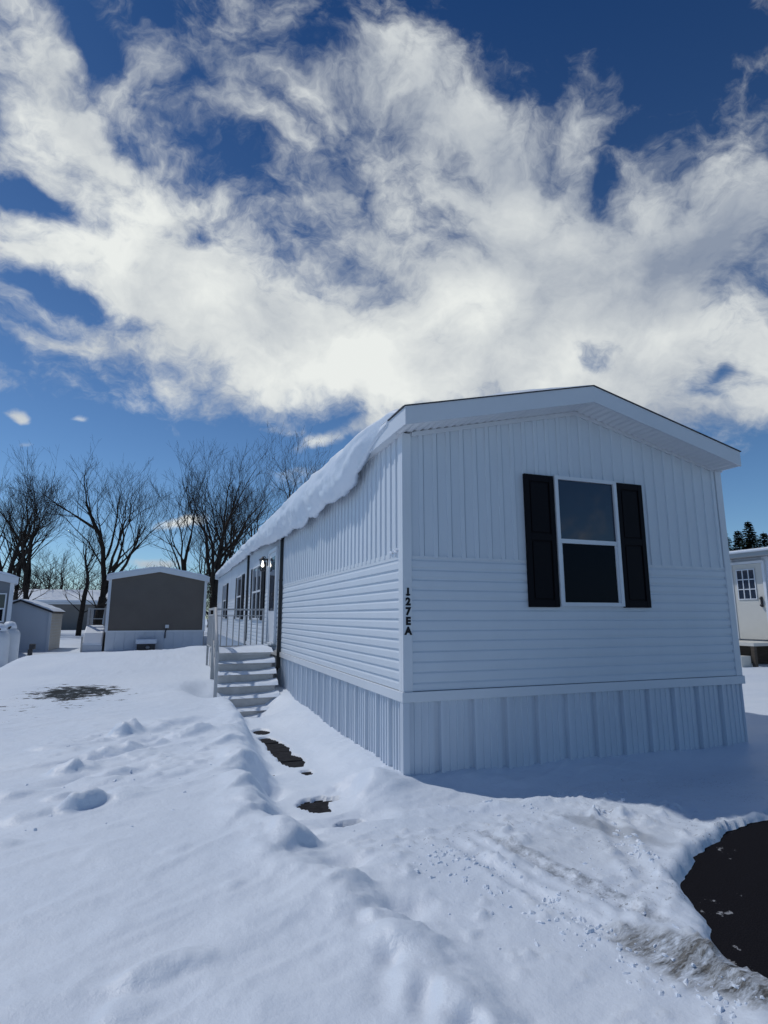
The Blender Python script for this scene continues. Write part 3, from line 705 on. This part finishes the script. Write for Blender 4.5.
# ------------------------------------------------------------------ snow lying on roofs
def roof_snow():
    ysn = np.concatenate([np.arange(4.50, 12, .045), np.arange(12, 27.35, .09)])
    nu = 46
    X = np.zeros((len(ysn), nu)); Y = np.zeros_like(X); Z = np.zeros_like(X)
    for j, y in enumerate(ysn):
        cov = float(ss(4.5, 5.0, np.array(y))); full = float(ss(4.8, 6.4, np.array(y)))
        n1 = float(fbm(np.array([y]), np.array([.3]), .75, 4, 5)[0]); n2 = float(fbm(np.array([y]), np.array([7.3]), .9, 4, 9)[0]); n3 = float(fbm(np.array([y]), np.array([3.3]), 2.6, 3, 19)[0])
        endt = float(ss(4.49, 4.56, np.array(y))*ss(27.34, 27.1, np.array(y)))
        th = (.012+.11*cov+.05*full+.03*n1*cov)*endt                      # thickness on the roof
        out = (-.02+.02*cov+.16*full*np.interp(y, [6, 12, 20, 27], [1, .9, .5, .2]))*(1+.35*n2)-.015*(1-full)                     # how far it overhangs
        farc = np.interp(y, [5, 6.2, 8.5, 14, 24], [.6, 1.05, 1, .62, .42])
        drop = full*(.40+.13*n1+.06*n3)*farc+.02                  # how far it hangs below the eave
        ex = OX0-.012
        pts = []
        rs = lambda x: rk(x, 3.217, 3.723)
        # from the far right edge over the ridge to the left eave
        pts.append((OX1-.10, rs(OX1-.10)-.01)); pts.append((OX1-.16, rs(OX1-.16)+th*.3))
        for x in np.linspace(OX1-.5, RX+.25, 8): pts.append((x, rs(x)+th*(.35+.4*cov)))
        pts.append((RX, rs(RX)+th*.8+.012*endt))
        for x in np.linspace(RX-.3, ex+.30, 9): pts.append((x, rs(x)+th*(1+.1*n1)+.035*endt*math.exp(-((x-3.5)/.35)**2)))
        # rounded nose, hanging curtain, back to the fascia
        zt = rs(ex)+th
        for a in np.linspace(0, 1, 8):
            pts.append((ex+.22-(out+.22)*math.sin(a*1.45), zt+.035-.045*a-(.16*full+.04)*(1-math.cos(a*1.5))))
        x0, z0 = pts[-1]; zb = 3.205-drop if full > .02 else rs(ex)-.0
        for a in np.linspace(.1, 1, 9):
            bulge = .05*full*math.sin(a*3.1)*(1+.8*n3)
            pts.append((x0+.10*full*a**2*(1+.5*n2)-bulge*.4, z0+(zb-z0)*a))
        x1, z1 = pts[-1]
        pts.append((x1+.045, z1-.012*full)); pts.append((min(x1+.10, ex-.005) if full > .02 else ex, z1+.03*full))
        pts.append((ex-.003, (z1+.16*full) if full > .02 else z1)); pts.append((ex+.0, max(3.21, z1)))
        pts = pts+[pts[-1]]*(nu-len(pts))
        P_ = np.array(pts[:nu]); X[j] = P_[:, 0]; Z[j] = P_[:, 1]; Y[j] = y
    # roughness
    uu = np.tile(np.arange(nu), (len(ysn), 1)).astype(float)
    am = np.clip((uu-16)/6, 0, 1)*ss(5, 6, Y)
    crumb = np.clip((uu-28)/4, 0, 1)*np.clip((41-uu)/3, 0, 1)*ss(5.2, 6, Y)
    lay = np.abs(fbm(Y*.35, uu*.30+.25*np.sin(Y*.9), 1.3, 3, 43))          # drift layers showing in the broken face
    X = X-am*(.045*fbm(Y*1.0, uu*.18, 2.3, 4, 3)-.05*np.clip(.25-lay, 0, 1))-crumb*(.04*np.clip(fbm(Y, uu*.22, 7, 4, 13, .65), -.2, 1)+.018*fbm(Y, uu*.5, 21, 2, 14))
    Z = Z+crumb*.016*fbm(Y, uu*.3, 9, 3, 15, .6)
    Z = Z+.02*fbm(X*1.3, Y*.6, 1.7, 4, 23)*np.clip((38-uu)/10, 0, 1)*np.clip(uu/4, 0, 1)
    yo = .05*fbm(uu*.4, Y*0+2, 1.2, 3, 8); 
    Y[0] = Y[0]+.0; 
    o = grid_obj('roof_snow', X, Y, Z, SNOW)
    tag(o, 'thick snow slab sagging over the left eave of the long white home', 'snow slab')
roof_snow()
m = MB()
for k in range(13):
    cx_, cy_, cz_ = HX0-.016-.012*rg.random(), 4.90+k*.018+rg.uniform(-.01, .01), 1.945+.02*math.sin(k*1.1+.5)*rg.random()
    q = rg.uniform(.012, .024); ring = []
    for j in range(6): ring.append((cx_+q*math.cos(j*1.047)*rg.uniform(.6, 1.1), cy_+q*math.sin(j*1.047)*rg.uniform(.6, 1.2), cz_+rg.uniform(-.006, .006)))
    m.add(ring+[(cx_, cy_, cz_+q*rg.uniform(.5, 1)), (cx_, cy_, cz_-q*.6)], [(j, (j+1) % 6, 6) for j in range(6)]+[((j+1) % 6, j, 7) for j in range(6)])
tag(m.build('snow_clump', SNOW), 'small clump of snow stuck on the trim at the home corner', 'snow')

# ------------------------------------------------------------------ porch steps
porch = empty('porch_steps', (1.27, 10.5, 0), 'grey precast porch steps with metal railing beside the front door', 'steps')
NST = 5; rise, run = .172, .19; Y0, Z0, SX0, SX1 = 10.7, .70, .80, 1.76
for k in range(1, NST+1):
    zt = Z0-k*rise; yf = Y0-k*run
    m = MB(); m.box(SX0, SX1, yf, yf+run-.001, -.3, zt); m.box(SX0-.004, SX1+.004, yf-.010, yf+.03, zt-.030, zt+.003); m.build('step', PRECAST, porch, bevel=.012)
m = MB(); m.box(SX0, SX1, Y0, 12.35, -.3, Z0-.001); m.box(SX0-.01, SX1+.01, Y0-.025, Y0+.03, Z0-.05, Z0+.004); m.build('landing', PRECAST, porch, bevel=.012)
def post(x, y, z0, z1, w_=.021, nm='post'):
    m = MB(); m.box(x-w_, x+w_, y-w_, y+w_, z0, z1); return m.build(nm, RAIL, porch, bevel=.004)
rxl = .755
post(rxl, Y0, -.2, 1.50, .032); post(rxl, 12.32, .3, 1.50); post(1.85, 12.32, .3, 1.50); post(.745, 9.68, -.2, .78, .026)
for (a_, b_, c_) in ((.022, 1.46, 1.495), (.015, 1.35, 1.375), (.015, .76, .785)):
    m = MB(); m.box(rxl-a_, rxl+a_, Y0+.034, 12.29, b_, c_); m.build('side_rail', RAIL, porch)
for (a_, b_, c_) in ((.02, 1.46, 1.495), (.015, 1.34, 1.36), (.015, .72, .745)):
    m = MB(); m.box(rxl+.022, 1.828, 12.32-a_, 12.32+a_, b_, c_); m.build('back_rail', RAIL, porch)
for k in range(1, 9):
    x = rxl+(1.85-rxl)*k/9; m = MB(); m.box(x-.012, x+.012, 12.308, 12.332, .746, 1.339); m.build('baluster', RAIL, porch)
for k in range(1, 12):
    y = Y0+(12.3-Y0)*k/12; m = MB(); m.box(rxl-.008, rxl+.008, y-.008, y+.008, .786, 1.349); m.build('baluster', RAIL, porch)
m = MB(); m.tube([(rxl, Y0-.03, 1.48), (.747, 9.65, .77)], .026, 8); m.tube([(rxl, Y0-.03, .92), (.747, 9.69, .20)], .016, 8); m.build('hand_rail', RAIL, porch)
for k in range(1, 5):
    f_ = k/5; y = Y0-1.02*f_; m = MB(); m.tube([(rxl-.01*f_, y, .90-.72*f_), (rxl-.01*f_, y, 1.46-.71*f_)], .008, 5); m.build('baluster', RAIL, porch)
# snow lying on each tread
ssn = MB()
def tread_snow(y0, y1, z, seed, xa=SX0, xb_=SX1+.05, th=.020, slope=.022):
    nx, ny = 40, 8
    xs_ = np.linspace(xa, xb_, nx); ys_ = np.linspace(y0, y1, ny); vs_ = []; fs = []
    for y in ys_:
        for x in xs_:
            ef = math.sin(min(1, (y-y0)/(.25*(y1-y0)+1e-6))*math.pi/2) if y1-y0 < .6 else min(1, (y-y0)/.05)
            n = float(fbm(np.array([x*3.0]), np.array([y*2+seed]), 1.1, 3, seed)[0])
            yy = y-(.02*(1-ef))+.016*float(fbm(np.array([x*4.]), np.array([seed*1.]), 1., 2, seed+4)[0])
            vs_.append((x, yy, z-.006+(th*(1+1.0*n)+.05*((x-xa)/(xb_-xa))**4)*ef+slope*((y-y0)/(y1-y0))**2))
    for j in range(ny-1):
        for i in range(nx-1): a = j*nx+i; fs.append((a, a+1, a+nx+1, a+nx))
    ssn.add(vs_, fs, True)
for k in range(1, NST+1): tread_snow(Y0-k*run-.03, Y0-(k-1)*run-.01, Z0-k*rise+.006, k*3+1)
tread_snow(Y0-.03, 12.28, Z0+.004, 33, th=.03, slope=.0)
tag(ssn.build('step_snow', SNOW), 'thin drifted snow lying on the porch treads', 'snow', kind='stuff')
# ------------------------------------------------------------------ neighbouring homes
def gable_home(name, x0, x1, y0, y1, zb, ze, zr, side, label, cat, zs=None, lap_p=.12, group=None, over=.12, fas=.20, snow=.07, at=None):
    t_ = empty(name, at or ((x0+x1)/2, (y0+y1)/2, zb), label, cat, group)
    xm = (x0+x1)/2
    m = MB(); m.prism([(x0, zb-.3), (x1, zb-.3), (x1, ze), (xm, zr), (x0, ze)], 'y', y0+.03, y1); m.build('wall', side, t_)
    zlo = zs if zs else zb
    # lapped siding clipped to the gable
    mb = MB(); z = zlo; 
    while z < zr-.02:
        z2 = min(z+lap_p, zr-.02)
        def wd(zz): return (x0, x1) if zz <= ze else (x0+(xm-x0)*(zz-ze)/(zr-ze), x1-(x1-xm)*(zz-ze)/(zr-ze))
        a, b = wd(z); c, d_ = wd(z2)
        mb.add([(a, y0-.001, z), (b, y0-.001, z), (d_, y0+.026, z2), (c, y0+.026, z2), (a, y0+.026, z), (b, y0+.026, z)], [(0, 1, 2, 3), (0, 4, 5, 1)])
        z = z2
    mb.build('siding', side, t_)
    if zs:
        panel(rib_prof(x0+.02, x1-.02, .41, [(0, .0), (.36, .0), (.37, -.015), (.40, -.015)]), F(y0-.004), lambda s: zb-.3, lambda s: zs).build('skirting', PANELW, t_)
        m = MB(); m.box(x0-.02, x1+.02, y0-.03, y0-.002, zs-.03, zs+.04); m.build('belly_trim', TRIM, t_)
    m = MB(); m.box(x0-.03, x0+.09, y0-.022, y0+.03, zlo, ze); m.build('corner_post', TRIM, t_)
    m = MB(); m.box(x1-.09, x1+.03, y0-.022, y0+.03, zlo, ze); m.build('corner_post', TRIM, t_)
    o_ = over; zo = ze-(zr-ze)*o_/(xm-x0)
    m = MB(); m.prism([(x0-o_, zo-.02), (xm, zr-.02), (x1+o_, zo-.02), (x1+o_, zo+fas), (xm, zr+fas), (x0-o_, zo+fas)], 'y', y0-.15, y1+.1); m.build('roof', TRIM, t_, bevel=.01)
    n = 30; top = []
    for i in range(n+1):
        x = x0-o_-.03+(x1-x0+2*o_+.06)*i/n; q = 1-abs(x-xm)/(xm-x0+o_)
        edge = min(1, i/2.0, (n-i)/2.0); ct = .10*max(0, 1-abs(x-xm)/.8)**2*snow*0
        top.append((x, zo+fas+(zr-zo)*max(q, 0)-.10*max(0,1-abs(x-xm)/.7)**2*.4+.003+snow*edge**.5*(1+.15*math.sin(i*1.7))))
    bot = [(x1+o_+.02, zo+fas+.001), (xm, zr+fas+.001), (x0-o_-.02, zo+fas+.001)]
    return t_, (top+bot, y0-.16, y1+.1)
def snow_on(data, label, name='roof_snow'):
    m = MB(); m.prism(data[0], 'y', data[1], data[2]); o = m.build(name, SNOW, bevel=.02)
    tag(o, label, 'snow'); return o
gh, sd = gable_home('grey_home', -2.66, 1.54, 28.5, 44, -.25, 2.98, 3.38, GREYSIDE, 'dark grey mobile home end wall with no windows and white skirting', 'mobile home', zs=.66)
snow_on(sd, 'smooth snow layer on the roof of the dark grey home')
m = MB(); m.tube([(-.16, 28.46, .35), (-.16, 28.44, .62), (-.10, 28.44, .86)], .028, 6); m.build('conduit', METAL, gh)
m = MB(); m.box(-.18, -.02, 28.36, 28.465, .80, .95); m.build('meter_box', TANK, gh)
hb = empty('hatch_box', (-.95, 28.2, -.2), 'low dark crawl vent box with a snow cap below the grey home wall', 'box')
m = MB(); m.box(-1.30, -.55, 27.95, 28.44, -.4, .10); m.build('body', METAL, hb)
m = MB(); m.box(-1.36, -.49, 27.88, 28.44, .12, .34); m.build('snow_cap', SNOW, hb, bevel=.05)
m = MB(); m.lathe(-.85, 27.93, [(.05, -.1), (.09, -.05), (.09, .0), (.04, .03)], 10); m.build('knob', GALV, hb)
# steps on the left of the grey home
gs = empty('side_steps', (-3.3, 29, -.2), 'pale side steps with a railing left of the dark grey home', 'steps')
m = MB(); m.prism([(28.6, -.4), (30.6, -.4), (30.6, .75), (29.5, .75), (28.9, .30), (28.6, .05)], 'x', -3.55, -2.75); m.build('step_block', PANELW, gs, bevel=.02)
m = MB(); m.box(-3.60, -3.54, 28.55, 28.61, -.3, .45); m.build('post', RAIL, gs)
for (x, y) in ((-3.50, 29.5), (-2.82, 29.5), (-3.50, 30.6), (-2.82, 30.6)):
    m = MB(); m.box(x-.045, x+.045, y-.045, y+.045, -.3, 1.72); m.build('post', RAIL, gs)
m = MB(); m.box(-3.455, -2.865, 29.47, 29.53, 1.64, 1.70); m.build('top_rail', RAIL, gs)
m = MB(); m.box(-3.455, -2.865, 29.48, 29.52, 1.2, 1.24); m.build('middle_rail', RAIL, gs)
m = MB(); m.prism([(28.62, .05), (28.95, .36), (29.5, .76), (30.6, .76), (30.6, .92), (29.5, .93), (28.9, .60), (28.6, .18)], 'x', -3.56, -2.76); tag(m.build('drifted_snow', SNOW, bevel=.05), 'snow drifted over the pale side steps', 'snow')

# left home cut by the frame
lh, sd = gable_home('slate_home', -9.1, -4.93, 22, 36, -.3, 2.42, 2.85, GREYSIDE2, 'slate grey mobile home end with a narrow white window behind the propane tanks', 'mobile home', zs=.50, over=.12, at=(-4.93, 22, 0))
lsn = snow_on(sd, 'thick snow layer on the roof of the slate grey home')
window(lh, 'f', -5.62, -5.08, 1.15, 2.08, 1.58, 21.995)
TURN = R(17); lh.rotation_euler.z = TURN
lsn.matrix_world = Matrix.Translation((-4.93, 22, 0)) @ Matrix.Rotation(TURN, 4, 'Z') @ Matrix.Translation((4.93, -22, 0))
# propane tanks
def tank(x, y, zb, label):
    t_ = empty('propane_tank', (x, y, zb), label, 'propane tank', 'white propane tanks at the left edge')
    m = MB(); m.lathe(x, y, [(.18, zb), (.25, zb+.05), (.285, zb+.14), (.29, zb+.2), (.29, zb+.90), (.28, zb+.98), (.235, zb+1.06), (.15, zb+1.12), (.07, zb+1.14)], 32); m.build('vessel', TANK, t_)
    m = MB(); m.lathe(x, y, [(.27, zb-.12), (.27, zb+.03)], 24); m.build('foot_ring', GALV, t_)
    m = MB(); m.lathe(x, y, [(.15, zb+1.10), (.155, zb+1.20), (.13, zb+1.26), (.05, zb+1.28)], 20); m.build('valve_dome', TANK, t_)
    m = MB(); m.lathe(x, y, [(.19, zb+1.11), (.17, zb+1.2), (.12, zb+1.29), (.04, zb+1.31)], 20); m.build('snow_cap', SNOW, t_)
    m = MB(); m.tube([(x+.06, y-.14, zb+1.16), (x+.03, y-.22, zb+1.12)], .03, 6); m.build('valve', METAL, t_)
tank(-4.42, 18.75, -.17, 'white upright propane tank, the nearer one, cut by the left frame edge')
tank(-4.33, 19.45, -.12, 'white upright propane tank standing just behind the nearer tank')
# small post in the snow
ps = empty('utility_post', (-4.0, 20.6, 0), 'short dark leaning post in the snow beside the propane tanks', 'post')
m = MB(); m.box(-4.02, -3.90, 20.5, 20.62, -.3, .34); o_ = m.build('shaft', METAL, ps, bevel=.01)
m = MB(); m.box(-3.99, -3.83, 20.47, 20.63, .34, .50); m.build('head', METAL, ps, bevel=.02)

# garden shed
sh, sd = gable_home('garden_shed', -7.62, -5.12, 30.1, 33.0, -.4, 1.53, 2.02, VINYL, 'small pale blue-white gabled shed with dark roof trim', 'shed', lap_p=.14, over=.10, fas=.06)
for ch in sh.children:
    if ch.name.startswith('roof'): ch.data.materials[0] = METAL
snow_on(sd, 'snow layer on the roof of the small gabled shed')
m = MB()
for k in range(13): m.box(-5.115, -5.098, 30.14, 32.96, -.35+k*.14, -.35+k*.14+.125)
m.build('side_siding', CREAM, sh)  # cream instead of the front's blue-white: warmer light on this side, put into the colour

# long far home with snowy low roof, long side to the camera
fh = empty('long_home', (-14, 68, 0), 'long low grey-brown home with a snowy roof far beyond the shed', 'house')
m = MB(); m.box(-27, -1, 68, 76, -.5, 2.62); m.build('wall', TAUPE, fh)
m = MB(); m.prism([(67.5, 2.55), (76.5, 2.55), (76.5, 2.75), (72, 4.0), (67.5, 2.75)], 'x', -27.4, -.6); m.build('roof', TRIM, fh)
for xx in (-20.6, -15.4, -11.9, -7.2, -4.3):
    m = MB(); m.box(xx-.65, xx+.65, 67.93, 68, .5, 2.15); wn_ = m.build('window', TRIM, fh)
    m = MB(); m.box(xx-.42, xx+.42, 67.90, 67.929, .62, 2.03); m.build('pane', GLASS, wn_)
m = MB(); m.prism([(67.45, 2.76), (72, 4.01), (76.5, 2.76), (76.5, 2.95), (72, 4.25), (67.42, 2.98)], 'x', -27.5, -.5); tag(m.build('roof_snow', SNOW, bevel=.05), 'snow on the roof of the long low far home', 'snow')

# neighbour on the right
nb = empty('neighbor_home', (17, 14, 0), 'white mobile home with a side door seen past the right corner', 'mobile home')
m = MB(); m.box(15.03, 19.5, 7, 22, -.3, 2.95); m.build('wall', VINYL, nb)
panel(rib_prof(7, 10.88, .30, [(0, .0), (.27, .0), (.275, .012), (.295, .012)]), W_(15.0), lambda s: .70, lambda s: 2.93).build('siding', VINYL, nb)
panel(rib_prof(11.74, 22, .30, [(0, .0), (.27, .0), (.275, .012), (.295, .012)]), W_(15.0), lambda s: .70, lambda s: 2.93).build('siding', VINYL, nb)
m = MB(); m.box(14.6, 19.9, 6.7, 22.4, 2.93, 3.04); m.build('roof', GALV, nb)
m = MB(); m.box(14.94, 14.995, 10.80, 10.87, .70, 2.84); m.box(14.94, 14.995, 11.75, 11.82, .70, 2.84); m.box(14.94, 14.995, 10.8705, 11.7495, 2.77, 2.84); m.build('door_frame', TRIM, nb)
m = MB(); m.box(14.965, 15.029, 10.875, 11.745, .72, 2.765); nd = m.build('door', CREAM, nb)
m = MB(); m.box(14.955, 14.9645, 11.10, 11.62, 1.80, 2.62); g_ = m.build('door_glass', GLASS, nd)
m = MB()
for k in range(4): m.box(14.940, 14.9545, 11.085+k*.175, 11.11+k*.175, 1.79, 2.63)
for k in range(4): m.box(14.943, 14.9546, 11.085, 11.635, 1.79+k*.27, 1.815+k*.27)
m.build('muntins', TRIM, g_)
m = MB(); m.lathe(14.92, 10.97, [(.03, 1.60), (.045, 1.63), (.03, 1.66)], 10); m.lathe(14.92, 10.97, [(.03, 1.78), (.04, 1.81), (.03, 1.84)], 10); m.box(14.92, 14.964, 10.95, 10.99, 1.58, 1.86); m.build('lock_set', METAL, nd)
m = MB(); m.box(14.90, 14.98, 10.55, 10.62, 1.15, 2.05); m.build('hand_rail', METAL, nb)
m = MB(); m.prism([(14.55, 3.045), (19.95, 3.045), (19.8, 3.12), (16.8, 3.18), (14.75, 3.15), (14.52, 3.10)], 'y', 6.65, 22.45); tag(m.build('roof_snow', SNOW, bevel=.04), 'snow on the flat roof of the right hand neighbor home', 'snow')
nsx = empty('side_landing', (14.3, 11.4, 0), 'open grey landing steps under the neighbor side door', 'steps')
m = MB(); m.box(13.7, 14.9, 10.4, 12.2, .60, .68); m.build('landing_board', CREAM, nsx)
for (x, y) in ((13.75, 10.45), (13.75, 12.15), (14.85, 10.45), (14.85, 12.15)):
    m = MB(); m.box(x-.045, x+.045, y-.045, y+.045, -.2, .60); m.build('leg', WOOD, nsx)
m = MB(); m.box(13.35, 13.68, 10.5, 11.5, .30, .36); m.box(13.35, 13.68, 10.5, 10.54, -.1, .30); m.box(13.35, 13.68, 11.46, 11.5, -.1, .30); m.build('step', CREAM, nsx)
m = MB(); m.box(14.90, 14.98, 7, 20, -.2, .66); m.build('skirting', WOOD, nb)

# ------------------------------------------------------------------ bare trees
def bare_tree(x, y, h, seed, spread=.5, trunk_r=.2, fork=.25, leaders=3, lean=(0, 0), depth=5, zb=-.3, label='', twig=1.0, group='bare trees behind the homes'):
    rnd = random.Random(seed); h *= .80; spread *= .85
    root = empty('bare_tree', (x, y, zb), label, 'tree', group)
    tr = MB(); cr = MB()
    def walk(mb, p, d, length, r0, r1, nseg, sides, wob, up):
        pts = [p.copy()]; rr = [r0]; q = p.copy(); dd = d.copy()
        for i in range(nseg):
            dd = (dd+Vector((rnd.gauss(0, wob), rnd.gauss(0, wob), rnd.gauss(0, wob)*.5+up))).normalized()
            q = q+dd*(length/nseg); pts.append(q.copy()); rr.append(r0+(r1-r0)*(i+1)/nseg)
        mb.tube(pts, rr, sides, caps=False); return pts, rr, dd
    def branch(p, d, length, r, lev):
        if lev == 0 or length < .25: return
        sides = 5 if lev >= 4 else (4 if lev == 3 else 3)
        nseg = 6 if lev >= 4 else (4 if lev > 1 else 2)
        pts, rr, dd = walk(cr, p, d, length, r, max(r*.35, .006*twig), nseg, sides, .11, .035)
        nch = {6: 6, 5: 6, 4: 5, 3: 4, 2: 3, 1: 0}.get(lev, 5)
        for k in range(nch):
            f = rnd.uniform(.30, 1.0) if k else 1.0
            i = min(int(f*nseg), nseg-1); g = f*nseg-i
            q = pts[i].lerp(pts[min(i+1, nseg)], min(g, 1)); rad = rr[i]
            ax = (pts[min(i+1, nseg)]-pts[i]).normalized()
            side = Vector((rnd.gauss(0, 1), rnd.gauss(0, 1), rnd.gauss(0, .6))); side = (side-ax*side.dot(ax)).normalized()
            an = rnd.uniform(.35, .85)*(0.6 if k == 0 else 1)
            nd_ = (ax*math.cos(an)+side*math.sin(an)+Vector((0, 0, .22))).normalized()
            branch(q, nd_, length*rnd.uniform(.42, .76)*(1.15-.35*f), max(rad*rnd.uniform(.45, .62), .006*twig), lev-1)
    base = Vector((x, y, zb)); d0 = Vector((lean[0], lean[1], 1)).normalized()
    pts, rr, dd = walk(tr, base, d0, h*fork, trunk_r, trunk_r*.78, 6, 10, .03, .05)
    tr.build('trunk', BARK, root)
    for k in range(leaders):
        a = 2*math.pi*(k+rnd.random()*.5)/leaders+seed
        sp = spread*rnd.uniform(.5, 1.1) if k else .08
        dk = (dd+Vector((math.cos(a)*sp, math.sin(a)*sp*.7, 0))).normalized()
        branch(pts[-1], dk, h*(1-fork)*rnd.uniform(.62, .78)*(1.0 if k else 1.1), trunk_r*(.44 if k else .66), depth)
    # side branches on the trunk
    for k in range(3):
        i = rnd.randint(3, 5); a = rnd.random()*6.28
        branch(pts[i], Vector((math.cos(a), math.sin(a), .55)).normalized(), h*.25, trunk_r*.22, max(depth-2, 2))
    cr.build('crown', BARK, root)
    return root
bare_tree(-11.48, 49.06, 13.80, 1, spread=.5, trunk_r=.32, fork=.30, leaders=3, label='bare tree at the far left edge of the yard')
bare_tree(-11.08, 53.18, 14.69, 2, spread=.36, trunk_r=.30, fork=.26, leaders=4, lean=(.02,0), label='bare tree rising behind the shed roof')
bare_tree(-11.85, 54.53, 13.92, 12, spread=.5, trunk_r=.24, fork=.30, leaders=3, label='slimmer bare tree between the two leftmost trees')
bare_tree(-5.86, 55.51, 17.25, 3, spread=.55, trunk_r=.40, fork=.24, leaders=5, label='wide bare tree left of the dark grey home')
bare_tree(-6.45, 49.32, 10.28, 4, spread=.25, trunk_r=.20, fork=.45, leaders=2, lean=(.03,0), depth=5, label='thin bare tree just left of the wide bare tree')
bare_tree(1.43, 54.93, 16.00, 5, spread=.30, trunk_r=.28, fork=.30, leaders=3, label='bare tree above the right half of the grey home roof')
bare_tree(3.21, 47.87, 15.92, 6, spread=.55, trunk_r=.40, fork=.25, leaders=5, label='largest bare tree between the grey home and the white home')
bare_tree(4.90, 53.65, 16.00, 7, spread=.5, trunk_r=.26, fork=.30, leaders=4, label='bare tree right behind the far end of the white home')
bare_tree(2.92, 62.91, 13.97, 8, spread=.45, trunk_r=.22, fork=.32, leaders=3, label='short bare tree far behind the grey home corner')
bare_tree(12.68, 59.29, 21.18, 9, spread=.55, trunk_r=.36, fork=.30, leaders=4, label='bare tree whose top shows above the snowy roof')
bare_tree(8.01, 58.89, 16.79, 10, spread=.5, trunk_r=.28, fork=.30, leaders=4, label='bare tree half hidden by the snowy eave')
bare_tree(-11.46, 72.52, 10.15, 14, spread=.5, trunk_r=.18, fork=.3, leaders=3, label='small bare tree far behind between shed and wide tree')

# distant scrub and wood line: nobody could count it
rw = random.Random(11); sw = MB()
for k in range(420):
    a = rw.uniform(-34, 14); dist = rw.uniform(78, 105)
    hx = math.sin(R(a))*dist; hy = math.cos(R(a))*dist; hh = rw.uniform(4.5, 9)
    pts = [Vector((hx, hy, -.5))]; dd = Vector((rw.gauss(0, .06), rw.gauss(0, .06), 1))
    for i in range(5): dd = (dd+Vector((rw.gauss(0, .10), rw.gauss(0, .10), 0))).normalized(); pts.append(pts[-1]+dd*hh/5)
    sw.tube(pts, [.10, .08, .06, .045, .03, .015], 3, caps=False)
    for b_ in range(16):
        i = rw.randint(1, 4); p0 = pts[i].lerp(pts[i+1], rw.random()); an = rw.random()*6.28; el = rw.uniform(.3, 1.2)
        L_ = rw.uniform(.6, 1.9); p1 = p0+Vector((math.cos(an), math.sin(an), el)).normalized()*L_
        p2 = p1+Vector((math.cos(an+rw.gauss(0, .6)), math.sin(an+rw.gauss(0, .6)), el+.4)).normalized()*L_*.6
        p3 = p1+Vector((math.cos(an+rw.gauss(0, 1)), math.sin(an+rw.gauss(0, 1)), el)).normalized()*L_*.6
        sw.tube([p0, p1, p2], [.03, .02, .010], 3, caps=False); sw.tube([p1, p3], [.018, .009], 3, caps=False)
tag(sw.build('wood_line', BARK), 'distant leafless wood along the horizon', 'trees', kind='stuff')

# spruces behind the neighbour
def spruce(x, y, h, seed, label):
    rnd = random.Random(seed); root = empty('spruce_tree', (x, y, 0), label, 'tree', 'dark spruces behind the right hand home')
    m = MB(); m.tube([(x, y, -.3), (x, y, h*.5), (x, y, h)], [h*.022, h*.012, .01], 7); m.build('trunk', BARK, root)
    nd_ = MB(); z = h*.12
    while z < h*.99:
        rad = (1-z/h)**.85*h*.26+.10; nb_ = max(5, int(12*(1-z/h)+5))
        for k in range(nb_):
            a = 6.28*(k+rnd.random())/nb_; L_ = rad*rnd.uniform(.65, 1.15); droop = -.22*L_
            p0 = Vector((x, y, z)); tip = Vector((x+math.cos(a)*L_, y+math.sin(a)*L_, z+droop+.12*L_))
            side = Vector((-math.sin(a), math.cos(a), 0))
            n = max(4, int(L_*9))
            for i in range(n):
                f = (i+.5)/n; c = p0.lerp(tip, f)+Vector((0, 0, droop*.25*math.sin(f*3))); wdt = L_*.40*(1-f)+.16
                for s_ in (-1, 1):
                    e_ = c+side*s_*wdt*rnd.uniform(.7, 1.2)+(tip-p0).normalized()*wdt*.6+Vector((0, 0, -wdt*rnd.uniform(.1, .7)))
                    t2 = (tip-p0).normalized()*.11
                    nd_.add([c-t2, c+t2, e_], [(0, 1, 2)])
        z += h*.022*(1.25-z/h)+.07
    nd_.build('crown', NEEDLE, root)
spruce(41.6, 33.1, 8.3, 1, 'bushy dark spruce nearest the white home corner, leftmost of the spruces')
spruce(42.2, 32.3, 8.15, 2, 'dark pointed spruce in the middle of the right hand spruces')
spruce(42.15, 31.3, 8.75, 3, 'tallest pointed dark spruce, above the neighbor roof')
spruce(41.0, 34.2, 8.6, 4, 'dark spruce mostly hidden behind the white home corner')
spruce(43.3, 31.0, 7.9, 5, 'dark spruce cut by the right frame edge')

scene.render.engine = 'CYCLES'
scene.cycles.max_bounces = 6; scene.cycles.diffuse_bounces = 3; scene.cycles.glossy_bounces = 3; scene.cycles.transparent_max_bounces = 4
